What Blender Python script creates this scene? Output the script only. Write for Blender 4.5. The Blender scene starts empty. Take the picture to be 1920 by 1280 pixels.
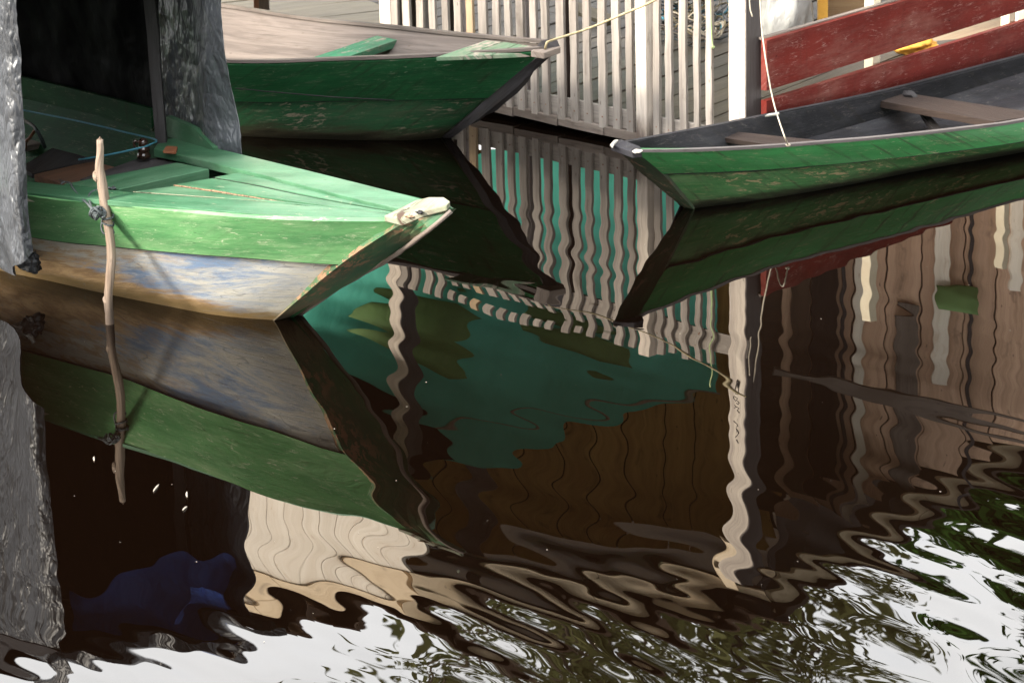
import bpy, bmesh, math, random
from mathutils import Vector as V, Matrix, noise
import numpy as np
random.seed(7); rng = np.random.default_rng(7)
sc = bpy.context.scene; COL = sc.collection

# ---------------------------------------------------------------- camera
CAM_H = 3.3; PITCH = math.radians(17.1); ROLL = math.radians(-1.38); FPX = 5680.0
fw = V((0, math.cos(PITCH), -math.sin(PITCH))); u0 = V((0, math.sin(PITCH), math.cos(PITCH))); r0 = V((1, 0, 0))
rt = math.cos(ROLL)*r0 + math.sin(ROLL)*u0; up = -math.sin(ROLL)*r0 + math.cos(ROLL)*u0
cd = bpy.data.cameras.new('camera'); cam = bpy.data.objects.new('camera', cd); COL.objects.link(cam)
cam.matrix_world = Matrix(((rt.x, up.x, -fw.x, 0), (rt.y, up.y, -fw.y, 0), (rt.z, up.z, -fw.z, CAM_H), (0, 0, 0, 1)))
cd.sensor_width = 36; cd.lens = FPX/1920*36; cd.clip_start = .1; cd.clip_end = 2000
cd.dof.use_dof = True; cd.dof.focus_distance = 11.2; cd.dof.aperture_fstop = 9
sc.camera = cam

# ---------------------------------------------------------------- world, sun, exposure
SUN_EL, SUN_AZ = 26, 244     # degrees; azimuth of the sun measured from +Y clockwise (behind the viewer, to the left)
w = bpy.data.worlds.new('World'); sc.world = w; w.use_nodes = True
nt = w.node_tree; nt.nodes.clear()
sky = nt.nodes.new('ShaderNodeTexSky'); sky.sky_type = 'NISHITA'; sky.sun_disc = False
sky.sun_elevation = math.radians(SUN_EL); sky.sun_rotation = math.radians(SUN_AZ)
sky.air_density = 1.2; sky.dust_density = 3
tc = nt.nodes.new('ShaderNodeTexCoord')
mp = nt.nodes.new('ShaderNodeMapping'); mp.inputs['Scale'].default_value = (1, 1, 3)
ns = nt.nodes.new('ShaderNodeTexNoise'); ns.inputs['Scale'].default_value = 2.2; ns.inputs['Detail'].default_value = 6
cr = nt.nodes.new('ShaderNodeValToRGB'); cr.color_ramp.elements[0].position = .3; cr.color_ramp.elements[1].position = .7
cr.color_ramp.elements[0].color = (12.0, 12.8, 14.0, 1); cr.color_ramp.elements[1].color = (19.5, 19.6, 19.8, 1)
mx = nt.nodes.new('ShaderNodeMixRGB'); mx.inputs[0].default_value = .9
bg = nt.nodes.new('ShaderNodeBackground'); bg.inputs['Strength'].default_value = .13
ow = nt.nodes.new('ShaderNodeOutputWorld')
L = nt.links
L.new(tc.outputs['Generated'], mp.inputs[0]); L.new(mp.outputs[0], ns.inputs['Vector']); L.new(ns.outputs[0], cr.inputs[0])
L.new(sky.outputs[0], mx.inputs[1]); L.new(cr.outputs[0], mx.inputs[2]); L.new(mx.outputs[0], bg.inputs[0]); L.new(bg.outputs[0], ow.inputs[0])
sd = bpy.data.lights.new('sun', 'SUN'); sd.energy = 3.5; sd.angle = math.radians(15); sd.color = (1, .93, .82)
so = bpy.data.objects.new('sun', sd); COL.objects.link(so)
az = math.radians(SUN_AZ); el = math.radians(SUN_EL)
sdir = V((math.sin(az)*math.cos(el), math.cos(az)*math.cos(el), math.sin(el)))
so.rotation_euler = sdir.to_track_quat('Z', 'Y').to_euler()
sc.view_settings.view_transform = 'Standard'; sc.view_settings.look = 'None'
sc.view_settings.exposure = 1.85; sc.view_settings.gamma = 1; sc.view_settings.use_curve_mapping = False
sc.render.engine = 'CYCLES'
try:
    sc.cycles.max_bounces = 8; sc.cycles.use_denoising = True
except Exception: pass

# ---------------------------------------------------------------- measuring helpers (points in the place from sight lines)
EYE = V((0, 0, CAM_H))
def ray(u, v): return fw*FPX + rt*(u-960) + up*(640-v)
def P(u, v, z=0.0):                      # where the sight line meets height z
    d = ray(u, v); return EYE + d*((z-CAM_H)/d.z)
def RP(u, v, dist):                      # mirrored in the water: the point at that distance
    d = ray(u, v); p = EYE + d*(dist/d.y); return V((p.x, p.y, -p.z))
def DP(u, v, dist):
    d = ray(u, v); return EYE + d*(dist/d.y)
def PL(u, v, a, b):                      # sight line meets the upright plane through a and b
    n = V((-(b.y-a.y), b.x-a.x, 0)); d = ray(u, v); return EYE + d*((a-EYE).dot(n)/d.dot(n))
def crv(pts, n):
    pts = [V(p) for p in pts]
    if len(pts) == 1: return pts*n
    q = [pts[0]*2-pts[1]] + pts + [pts[-1]*2-pts[-2]]
    fine = []
    for i in range(1, len(q)-2):
        a, b, c, d = q[i-1], q[i], q[i+1], q[i+2]
        for k in range(16):
            t = k/16; fine.append(.5*((2*b)+(c-a)*t+(2*a-5*b+4*c-d)*t*t+(3*b-a-3*c+d)*t**3))
    fine.append(pts[-1])
    L_ = [0]
    for i in range(1, len(fine)): L_.append(L_[-1]+(fine[i]-fine[i-1]).length)
    out = []; j = 0
    for k in range(n):
        s = L_[-1]*k/(n-1)
        while j < len(L_)-2 and L_[j+1] < s: j += 1
        t = (s-L_[j])/max(1e-9, L_[j+1]-L_[j]); out.append(fine[j].lerp(fine[j+1], min(1, t)))
    return out

# ---------------------------------------------------------------- node materials
class NT:
    def __init__(s, name):
        s.m = bpy.data.materials.new(name); s.m.use_nodes = True; s.t = s.m.node_tree; s.t.nodes.clear()
        s.out = s.t.nodes.new('ShaderNodeOutputMaterial')
    def n(s, typ, ins=None, **kw):
        nd = s.t.nodes.new('ShaderNode'+typ)
        for k, v in kw.items(): setattr(nd, k, v)
        for k, v in (ins or {}).items():
            i = nd.inputs[k]
            if hasattr(v, 'links') and hasattr(v, 'is_output'): s.t.links.new(v, i)
            else: i.default_value = v
        return nd
    def uv(s, sx=1, sy=1, rot=0, rnd=True):
        u = s.n('UVMap').outputs[0]
        if rnd:
            oi = s.n('ObjectInfo').outputs['Random']
            mu = s.n('Math', {0: oi, 1: 37.0}, operation='MULTIPLY').outputs[0]
            u = s.n('VectorMath', {0: u, 1: s.n('CombineXYZ', {0: mu, 1: mu}).outputs[0]}, operation='ADD').outputs[0]
        return s.n('Mapping', {'Vector': u, 'Scale': (sx, sy, 1), 'Rotation': (0, 0, rot)}).outputs[0]
    def noise(s, vec, scale, detail=4, rough=.55, dist=0):
        return s.n('TexNoise', {'Vector': vec, 'Scale': scale, 'Detail': detail, 'Roughness': rough, 'Distortion': dist}).outputs[0]
    def ramp(s, f, a, b, smooth=True):
        return s.n('MapRange', {0: f, 1: a, 2: b, 3: 0.0, 4: 1.0}, interpolation_type='SMOOTHSTEP' if smooth else 'LINEAR').outputs[0]
    def mix(s, f, a, b, bt='MIX'):
        def c(x): return tuple(x)+(1,) if isinstance(x, (tuple, list)) and len(x) == 3 else x
        return s.n('MixRGB', {0: f, 1: c(a), 2: c(b)}, blend_type=bt).outputs[0]
    def math(s, op, a, b=0.0): return s.n('Math', {0: a, 1: b}, operation=op).outputs[0]
    def bump(s, h, strength=.3, dist=.01, nrm=None):
        i = {'Height': h, 'Strength': strength, 'Distance': dist}
        if nrm is not None: i['Normal'] = nrm
        return s.n('Bump', i).outputs[0]
    def bsdf(s, col, rough=.6, nrm=None, spec=.4, **kw):
        i = {'Base Color': tuple(col)+(1,) if isinstance(col, tuple) else col, 'Roughness': rough, 'Specular IOR Level': spec}
        if nrm is not None: i['Normal'] = nrm
        i.update(kw)
        b = s.n('BsdfPrincipled', i); s.t.links.new(b.outputs[0], s.out.inputs[0]); return s.m

def painted(name, base, dark, chip, chips=.66, fade=None, scratch=True, rough=.5, low=None, lowh=.1, streak=.5, grime=.35, seam=None, spec=.22):
    n = NT(name)
    uv = n.uv(1, 1)
    blot = n.noise(n.uv(1.2, 4), 2.2, 5, .6)
    grain = n.noise(n.uv(2.5, 60), 1.6, 6, .65, .3)
    fine = n.noise(n.uv(14, 90), 2.0, 3, .6)
    c = n.mix(n.ramp(blot, .32, .68), base, dark)
    if fade: c = n.mix(n.math('MULTIPLY', n.ramp(n.noise(n.uv(.9, 3), 1.7, 6, .7), .45, .72), .75), c, fade)
    c = n.mix(n.math('MULTIPLY', n.ramp(grain, .5, .78), streak), c, tuple(x*.45 for x in dark))
    c = n.mix(n.math('MULTIPLY', n.ramp(fine, .55, .8), .16), c, chip)
    # chips with ragged edges, drawn out along the grain
    ch = n.noise(n.uv(11, 26), 1.5, 9, .72, .5)
    gate = n.ramp(n.noise(n.uv(1.5, 3), 1.6, 3), .47, .60)
    chm = n.math('MULTIPLY', n.ramp(ch, chips-.05, chips-.025), gate)
    c = n.mix(chm, c, chip)
    hgt = n.math('ADD', n.math('MULTIPLY', grain, .6), n.math('MULTIPLY', chm, -.5))
    if scratch:
        for rot, sc_, th in ((.5, 5, .004), (-.28, 8, .0035), (.12, 3, .003)):
            q = n.noise(n.uv(3.0, 26, rot), sc_*.35, 4, .5, 1.2)
            d = n.math('ABSOLUTE', n.math('SUBTRACT', q, .5))
            sm = n.math('MULTIPLY', n.ramp(d, th*4, th*1), n.ramp(n.noise(n.uv(4, 5), 2.1+rot, 3), .5, .66))
            c = n.mix(n.math('MULTIPLY', sm, .6), c, chip if rot > 0 else tuple(x*.3 for x in dark))
    # grime runs
    g = n.noise(n.uv(16, 2), 1.4, 5, .6)
    c = n.mix(n.math('MULTIPLY', n.ramp(g, .52, .72), grime), c, (.03, .025, .015))
    # dark knots and nail heads
    vo = n.n('TexVoronoi', {'Vector': n.uv(5, 16), 'Scale': 1.0, 'Randomness': 1.0}).outputs['Distance']
    c = n.mix(n.math('MULTIPLY', n.ramp(n.math('ADD', vo, n.math('MULTIPLY', fine, .05)), .085, .05), .75), c, tuple(x*.25 for x in dark))
    if seam:
        vy = n.n('SeparateXYZ', {0: n.n('UVMap').outputs[0]}).outputs[1]
        sw = n.math('ADD', vy, n.math('MULTIPLY', n.math('SUBTRACT', n.noise(n.uv(9, 20), 1.6, 6, .75), .5), .07))
        c = n.mix(n.ramp(sw, seam, seam*.3), c, (.012, .01, .007))
    if low:
        z = n.n('SeparateXYZ', {0: n.n('NewGeometry').outputs['Position']}).outputs[2]
        zz = n.math('ADD', z, n.math('MULTIPLY', n.math('SUBTRACT', n.noise(n.uv(3, 12), 1.5, 6, .7), .5), lowh*1.6))
        c = n.mix(n.ramp(zz, lowh, lowh*.25), c, low)
        c = n.mix(n.ramp(zz, lowh*.42, lowh*.05), c, tuple(x*.4 for x in low))
    nrm = n.bump(n.math('ADD', hgt, n.math('MULTIPLY', fine, .2)), .6, .004)
    return n.bsdf(c, rough, nrm, spec)

def bare(name, a, b, knot=(.05, .035, .025), rough=.8, var=.25, grainy=.6, low=None, spots=True):
    n = NT(name)
    grain = n.noise(n.uv(1.6, 55), 1.7, 7, .7, .6)
    coarse = n.noise(n.uv(.8, 9), 2.0, 4, .6, .8)
    c = n.mix(n.ramp(coarse, .3, .7), a, b)
    c = n.mix(n.math('MULTIPLY', n.ramp(grain, .48, .72), grainy), c, tuple(x*.4 for x in b))
    oi = n.n('ObjectInfo').outputs['Random']
    c = n.mix(n.math('MULTIPLY', oi, var), c, tuple(x*.5 for x in b))
    if spots:
        vo = n.n('TexVoronoi', {'Vector': n.uv(7, 22), 'Scale': 1.0}).outputs['Distance']
        c = n.mix(n.math('MULTIPLY', n.ramp(vo, .1, .03), .7), c, knot)
        st = n.noise(n.uv(1.2, 3), 3.2, 5, .65)
        c = n.mix(n.math('MULTIPLY', n.ramp(st, .56, .72), .45), c, knot)
    if low:
        z = n.n('SeparateXYZ', {0: n.n('NewGeometry').outputs['Position']}).outputs[2]
        zz = n.math('ADD', z, n.math('MULTIPLY', n.math('SUBTRACT', n.noise(n.uv(2, 9), 2, 5, .7), .5), low[1]*1.2))
        c = n.mix(n.ramp(zz, low[1], low[1]*.2), c, low[0])
    nrm = n.bump(n.math('ADD', grain, n.math('MULTIPLY', coarse, .5)), .7, .004)
    return n.bsdf(c, rough, nrm, .25)

def plastic(name, col, rough=.38, crease=1.0, sheen=.5, sc_=1.0, col2=None, dustk=.3):
    n = NT(name)
    uvv = n.uv(1, .85)
    w1 = n.n('TexNoise', {'Vector': uvv, 'Scale': 9.0*sc_, 'Detail': 5, 'Roughness': .6, 'Distortion': 1.3}, noise_type='RIDGED_MULTIFRACTAL', normalize=True).outputs[0]
    w2 = n.noise(uvv, 34*sc_, 6, .7, .9)
    vo = n.n('TexVoronoi', {'Vector': n.mix(.12, uvv, n.n('TexNoise', {'Vector': uvv, 'Scale': 6.0}).outputs[1]), 'Scale': 24.0*sc_}, feature='F1').outputs['Distance']
    def fold(sc, k, dt): return n.math('MULTIPLY', n.math('ABSOLUTE', n.math('SUBTRACT', n.noise(n.uv(1.5, .75, .35 if sc > 10 else -.1), sc*sc_, dt, .5, .15), .5)), k)
    h = n.math('ADD', n.math('ADD', fold(5, .75, 1), fold(13, .42, 2)), n.math('ADD', fold(30, .10, 1), n.math('MULTIPLY', w2, .005)))
    nrm = n.bump(h, 1.0, .036*crease)
    c = n.mix(n.ramp(n.noise(uvv, 3, 5), .35, .7), col, col2 or tuple(min(1, x*1.5) for x in col))
    dust = n.math('MULTIPLY', n.ramp(n.noise(uvv, 40, 5, .7), .5, .8), .35)
    c = n.mix(n.math('MULTIPLY', dust, dustk), c, (.30, .28, .24))
    return n.bsdf(c, rough, nrm, sheen)

def plain(name, a, b=None, rough=.7, scale=14, spec=.3):
    n = NT(name); g = n.n('NewGeometry').outputs['Position']
    q = n.noise(g, scale, 5, .65)
    c = n.mix(n.ramp(q, .3, .7), a, b or tuple(x*.6 for x in a))
    return n.bsdf(c, rough, n.bump(q, .4, .006), spec)

M = {}
GREY = (.42, .375, .33); PALE = (.62, .56, .49)
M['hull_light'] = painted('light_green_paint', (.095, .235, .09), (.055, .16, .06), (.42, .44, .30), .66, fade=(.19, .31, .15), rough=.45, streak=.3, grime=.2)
M['deck_mint'] = painted('mint_green_paint', (.050, .130, .068), (.022, .075, .034), (.24, .24, .16), .66, fade=(.08, .145, .085), rough=.5, streak=.55, scratch=False, grime=.1)
M['stem_green'] = painted('worn_green_stem', (.035, .11, .045), (.025, .07, .035), (.22, .12, .07), .55, fade=(.12, .085, .055), rough=.6, low=(.13, .10, .06), lowh=.16)
M['dark_stem'] = painted('worn_dark_stem', (.022, .06, .028), (.03, .03, .02), (.13, .08, .055), .60, fade=(.05, .035, .025), rough=.7, spec=.1)
M['trim'] = painted('worn_pale_edge', (.50, .44, .36), (.42, .36, .28), (.20, .12, .07), .60, fade=(.34, .40, .27), rough=.75)
M['cap_wood'] = painted('chipped_cap_paint', (.21, .20, .145), (.15, .14, .10), (.05, .03, .02), .56, fade=(.10, .16, .08), rough=.8)
M['dark_green'] = painted('dark_green_paint', (.024, .135, .048), (.016, .095, .034), (.33, .29, .22), .66, fade=(.03, .10, .04), rough=.55, grime=.55, low=(.05, .045, .025), lowh=.10, spec=.15)
M['mid_green'] = painted('leaf_green_paint', (.034, .175, .05), (.026, .125, .036), (.28, .22, .14), .65, fade=(.06, .14, .06), rough=.5, grime=.7, low=(.03, .03, .015), lowh=.05)
M['dark_green_low'] = painted('dark_green_lower_paint', (.026, .105, .042), (.018, .07, .03), (.24, .19, .14), .60, fade=(.07, .075, .045), rough=.6, grime=.6, low=(.04, .035, .02), lowh=.10, seam=.035, spec=.15)
M['old_green'] = painted('moss_stained_green', (.05, .13, .045), (.025, .085, .025), (.24, .18, .10), .60, fade=(.11, .13, .07), rough=.65, grime=.8, low=(.02, .02, .01), lowh=.06, seam=.06, spec=.15)
M['faded_green'] = painted('faded_green_wood', (.11, .19, .11), (.08, .14, .08), (.30, .25, .2), .52, fade=(.22, .20, .15), rough=.7)
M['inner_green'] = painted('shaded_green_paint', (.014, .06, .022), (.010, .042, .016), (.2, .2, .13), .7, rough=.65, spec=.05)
M['thwart_green'] = painted('thwart_green', (.03, .17, .08), (.03, .11, .06), (.25, .2, .16), .6, fade=(.14, .16, .12), rough=.6)
M['pale_wood'] = bare('pale_weathered_wood', (.15, .122, .104), (.085, .068, .058), grainy=.6)
M['fence_wood'] = bare('silver_weathered_wood', (.35, .305, .26), (.21, .178, .15), grainy=.45, var=.35)
M['post_wood'] = bare('pale_post_wood', (.64, .55, .45), (.44, .37, .31), grainy=.5, var=0, low=((.10, .075, .06), .22))
M['edge_grey'] = bare('grey_edge_wood', (.15, .13, .12), (.10, .085, .08))
M['beam_wood'] = bare('damp_beam_wood', (.22, .18, .15), (.13, .10, .08), var=.3)
M['deck_wood'] = bare('deck_board_wood', (.095, .076, .052), (.06, .047, .032), var=.5, grainy=.5)
M['walk_wood'] = bare('walkway_wood', (.23, .185, .115), (.16, .13, .08), var=.35, grainy=.35)
M['side_shade'] = bare('shaded_post_side', (.10, .085, .08), (.07, .058, .052), grainy=.5, var=0)  # dark wood colour standing in for shade on the post sides
M['seam_wood'] = plain('rotten_seam_wood', (.26, .16, .09), (.03, .02, .015), scale=90)
M['dark_wood'] = bare('black_weathered_wood', (.055, .05, .05), (.035, .03, .03), var=.3, grainy=.5)
M['charcoal'] = painted('charcoal_boat_paint', (.030, .028, .031), (.018, .017, .019), (.13, .11, .10), .72, fade=(.055, .054, .057), rough=.6, grime=.3, spec=.08)
M['brown_wood'] = bare('brown_board_wood', (.040, .025, .018), (.026, .016, .012), var=.3)
M['red_brown'] = bare('reddish_board_wood', (.26, .125, .07), (.16, .085, .055), var=.3)
M['ply'] = bare('tan_plywood', (.42, .31, .19), (.33, .23, .14), var=.3, grainy=.25)
M['cream_board'] = bare('cream_board', (.86, .77, .65), (.76, .66, .54), knot=(.45, .3, .2), var=.18, grainy=.18)
M['cream_post'] = plain('cream_post_paint', (.75, .66, .49), (.68, .58, .42))
M['yellow'] = plain('yellow_paint', (.75, .40, .07), (.62, .32, .05))
M['red_paint'] = painted('scuffed_red_paint', (.15, .020, .014), (.11, .014, .010), (.32, .20, .17), .72, fade=(.20, .078, .06), rough=.7, grime=.15, spec=.08)
M['stick'] = bare('driftwood_stick', (.27, .205, .155), (.14, .10, .07), grainy=.85, var=0, low=((.05, .035, .025), .16))
M['tarp'] = plastic('grey_black_plastic', (.020, .021, .023), .36, 1.7, .45, dustk=.03)
M['tarp_lit'] = plastic('lit_black_plastic', (.05, .053, .058), .36, 1.6, .6, dustk=.1)  # paler copy of the black sheet, light on its fold painted in
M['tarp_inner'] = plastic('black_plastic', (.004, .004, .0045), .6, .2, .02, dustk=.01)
M['blue'] = plastic('blue_tarpaulin', (.07, .17, .60), .5, .6, .3)
M['green_sheet'] = plastic('green_tarpaulin', (.13, .62, .48), .55, .5, .3, .5, (.10, .52, .39))
M['olive_sheet'] = plastic('olive_cloth', (.10, .17, .06), .7, .5, .2, .6)
M['sack'] = plastic('white_plastic_sack', (.24, .235, .22), .4, .9, .3)
M['ochre'] = bare('ochre_wall_board', (.70, .44, .15), (.55, .33, .11), var=.25, grainy=.3)
M['wall_brown'] = bare('brown_wall_board', (.78, .52, .36), (.56, .36, .24), var=.7, grainy=.4)
M['roof_wood'] = bare('dark_roof_wood', (.09, .055, .035), (.06, .04, .028), var=.3)
M['fascia'] = bare('tan_fascia_wood', (.86, .68, .47), (.74, .57, .38), var=.2, grainy=.2)
M['lilac'] = bare('grey_post_wood', (.26, .22, .21), (.20, .17, .16), var=.1)
M['rope_y'] = plain('tan_rope', (.36, .29, .17), (.24, .19, .10), scale=60)
M['rope_w'] = plain('white_cord', (.42, .36, .28), (.32, .27, .2), scale=60)
M['rope_k'] = plain('grey_black_rope', (.09, .10, .10), (.02, .025, .025), scale=120)
M['rope_b'] = plain('blue_cord', (.05, .20, .25), (.04, .15, .2), scale=60)
M['rope_g'] = plain('pale_green_string', (.45, .55, .28), (.35, .45, .2), scale=60)
M['brown_glaze'] = plain('brown_glazed', (.03, .014, .009), rough=.18, spec=.6)
M['rust'] = plain('rusty_iron', (.22, .08, .035), (.12, .045, .02))
M['white_paint'] = plain('white_paint_cap', (.42, .39, .34), (.28, .25, .2), scale=60)
M['ink'] = plain('black_marker', (.02, .018, .018))
M['husk'] = plain('pale_husk', (.34, .29, .23))
M['earth'] = plain('river_bank_earth', (.10, .075, .05), (.06, .055, .03), scale=1.5, rough=.95)
M['bark'] = plain('bark', (.12, .09, .065), scale=6, rough=.95)
def leafmat(name, a, b):
    n = NT(name); oi = n.noise(n.n('NewGeometry').outputs['Position'], 1.3, 4)
    c = n.mix(n.ramp(oi, .35, .65), a, b)
    d = n.n('BsdfDiffuse', {0: c}).outputs[0]; t = n.n('BsdfTranslucent', {0: c}).outputs[0]
    mxs = n.n('MixShader', {0: .3, 1: d, 2: t}); n.t.links.new(mxs.outputs[0], n.out.inputs[0]); return n.m
M['leaf'] = leafmat('olive_leaves', (.17, .17, .07), (.11, .12, .045))
M['leaf_dark'] = leafmat('dark_green_leaves', (.025, .06, .012), (.04, .09, .018))

# lower strake of the near boat: blue and white paint worn to brown, algae by the water
n = NT('worn_blue_hull_paint')
z = n.n('SeparateXYZ', {0: n.n('NewGeometry').outputs['Position']}).outputs[2]
a = n.noise(n.uv(1.9, 3.2, .1, rnd=False), 1.7, 9, .72, .9); b = n.noise(n.uv(4.5, 9, .1, rnd=False), 2.0, 9, .74, .5)
ux0 = n.n('SeparateXYZ', {0: n.n('UVMap').outputs[0]}).outputs[0]
lump_ = n.math('MULTIPLY', n.math('SUBTRACT', 1.0, n.math('ABSOLUTE', n.math('DIVIDE', n.math('SUBTRACT', ux0, .62), .55))), .16)
big = n.math('ADD', n.noise(n.uv(1.5, 3.4, .12, False), 1.5, 10, .74, .5), lump_)
c = n.mix(n.ramp(big, .47, .66), (.34, .325, .28), (.115, .165, .245))
c = n.mix(n.math('MULTIPLY', n.ramp(a, .45, .62), .5), c, (.27, .25, .20))
c = n.mix(n.math('MULTIPLY', n.ramp(b, .47, .60), n.ramp(ux0, .3, 1.3)), c, (.27, .19, .11))
ux = n.n('SeparateXYZ', {0: n.n('UVMap').outputs[0]}).outputs[0]
# wear line: the paint has gone further up towards the stern
lim = n.math('ADD', n.math('MULTIPLY', ux, .10), .03)
zz = n.math('ADD', z, n.math('MULTIPLY', n.math('SUBTRACT', n.noise(n.uv(2.2, 9, rnd=False), 2.2, 8, .7, .6), .5), .26))
wear = n.ramp(n.math('SUBTRACT', lim, zz), -.03, .04)
c = n.mix(wear, c, n.mix(n.ramp(b, .4, .6), (.20, .12, .055), (.33, .22, .11)))
gr = n.noise(n.uv(3, 70, rnd=False), 1.8, 7, .7, .4)
c = n.mix(n.math('MULTIPLY', n.ramp(gr, .5, .75), .55), c, (.16, .10, .05))
zz2 = n.math('ADD', z, n.math('MULTIPLY', n.math('SUBTRACT', n.noise(n.uv(4, 20, rnd=False), 2.2, 8, .7), .5), .07))
c = n.mix(n.math('MULTIPLY', n.ramp(zz2, .075, .02), .85), c, (.10, .065, .022))
for rot, k in ((.55, 1.1), (.42, 1.7)):
    q = n.noise(n.uv(2.0, 12, rot, False), k, 2, .4, .4)
    d = n.math('ABSOLUTE', n.math('SUBTRACT', q, .5))
    c = n.mix(n.math('MULTIPLY', n.ramp(d, .004, .001), .6), c, (.12, .12, .12))
M['lower_blue'] = n.bsdf(c, .55, n.bump(n.math('ADD', gr, b), .5, .004), .35)

# water
n = NT('dark_river_water')
pos = n.n('NewGeometry').outputs['Position']
sp = n.n('SeparateXYZ', {0: pos})
X, Y = sp.outputs[0], sp.outputs[1]
def wave(ang, lam, amp, warp, off=0.0, seed=0.0, det=1):
    # a train of ripples travelling along ang (degrees), wandering with noise
    ca, sa = math.cos(math.radians(ang)), math.sin(math.radians(ang))
    k = 2*math.pi/lam
    ph = n.math('ADD', n.math('MULTIPLY', X, ca*k), n.math('MULTIPLY', Y, sa*k))
    nz = n.n('TexNoise', {'Vector': n.n('VectorMath', {0: pos, 1: (seed, seed*.7, 0)}, operation='ADD').outputs[0], 'Scale': .55/lam**.5, 'Detail': det, 'Roughness': .5}).outputs[0]
    ph = n.math('ADD', n.math('ADD', ph, n.math('MULTIPLY', nz, warp)), off)
    am = n.n('TexNoise', {'Vector': n.n('VectorMath', {0: pos, 1: (seed*1.7+3, seed, 5)}, operation='ADD').outputs[0], 'Scale': .8/lam**.5, 'Detail': 1.0}).outputs[0]
    am = n.ramp(am, .25, .7)
    return n.math('MULTIPLY', n.math('MULTIPLY', n.math('SINE', ph), am), amp)
def lin(y0, a0, y1, a1): return n.n('MapRange', {0: Y, 1: y0, 2: y1, 3: a0, 4: a1}, interpolation_type='SMOOTHSTEP').outputs[0]
def linx(x0, a0, x1, a1): return n.n('MapRange', {0: X, 1: x0, 2: x1, 3: a0, 4: a1}, interpolation_type='SMOOTHSTEP').outputs[0]
YD = n.math('SUBTRACT', Y, n.math('MULTIPLY', X, .30))
def lind(y0, a0, y1, a1): return n.n('MapRange', {0: YD, 1: y0, 2: y1, 3: a0, 4: a1}, interpolation_type='SMOOTHSTEP').outputs[0]
far = n.math('MULTIPLY', n.math('ADD', wave(40, .27, .00058, 3.2, 0, 2), n.math('ADD', wave(46, .19, .00014, 4, 1, 9), wave(28, .12, .00005, 5, 2, 77))), n.math('MULTIPLY', lin(13.4, .12, 11.9, 1.0), n.math('MULTIPLY', linx(-1.1, .25, -.6, 1.0), linx(-.1, 1.0, .7, .5))))
near = n.math('MULTIPLY', n.math('ADD', n.math('ADD', n.math('MULTIPLY', wave(30, .19, .00072, 8, 0, 14), linx(-1.2, .4, -.1, 1.0)), wave(48, .26, .00065, 7, 2, 21)), wave(12, .36, .0011, 7, 1, 33)), lind(9.4, 0, 7.7, 1.0))
micro = n.math('MULTIPLY', n.math('ADD', wave(35, .085, .00009, 7, 0, 41), wave(60, .12, .00010, 7, 0, 47)), lind(8.7, .0, 8.0, 1.0))
swell = n.n('TexNoise', {'Vector': n.n('VectorMath', {0: pos, 1: (1, 1.0, 1)}, operation='MULTIPLY').outputs[0], 'Scale': 1.6, 'Detail': 2, 'Roughness': .45}).outputs[0]
swell = n.math('MULTIPLY', swell, n.math('MULTIPLY', lind(11, .0006, 8.4, .0020), 1.0))
hh = n.math('ADD', n.math('ADD', far, near), n.math('ADD', swell, micro))
nrm = n.n('Bump', {'Height': hh, 'Strength': 1.0, 'Distance': 1.0}).outputs[0]
fr = n.n('Fresnel', {'IOR': 1.34, 'Normal': nrm}).outputs[0]
gl = n.n('BsdfGlossy', {'Color': (1, .97, .93, 1), 'Roughness': 0.0, 'Normal': nrm}).outputs[0]
body = n.n('BsdfDiffuse', {'Color': (.0018, .0008, .0004, 1)}).outputs[0]
ms = n.n('MixShader', {0: fr, 1: body, 2: gl}); n.t.links.new(ms.outputs[0], n.out.inputs[0])
M['water'] = n.m

# ---------------------------------------------------------------- mesh builders
def link(o, parent=None):
    COL.objects.link(o)
    if parent is not None:
        o.parent = parent; o.matrix_parent_inverse = Matrix.Translation(-parent.location)
    return o
def mk(name, verts, faces, mat, parent=None, uvs=None, smooth=False, bevel=0):
    me = bpy.data.meshes.new(name); me.from_pydata([tuple(v) for v in verts], [], faces)
    lay = me.uv_layers.new(name='UVMap')
    if uvs is not None:
        for lp in me.loops: lay.data[lp.index].uv = uvs[lp.vertex_index]
    me.materials.append(mat); 
    if smooth:
        for p in me.polygons: p.use_smooth = True
    me.update()
    o = bpy.data.objects.new(name, me); link(o, parent)
    if bevel:
        b = o.modifiers.new('bevel', 'BEVEL'); b.width = bevel; b.segments = 2; b.limit_method = 'ANGLE'; b.angle_limit = math.radians(40)
    return o
def tag(o, label=None, cat=None, group=None, kind=None):
    if label: o['label'] = label
    if cat: o['category'] = cat
    if group: o['group'] = group
    if kind: o['kind'] = kind
    return o
def empty(name, loc, label, cat, group=None):
    o = bpy.data.objects.new(name, None); o.location = loc; COL.objects.link(o); o.empty_display_size = .1
    return tag(o, label, cat, group)
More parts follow.
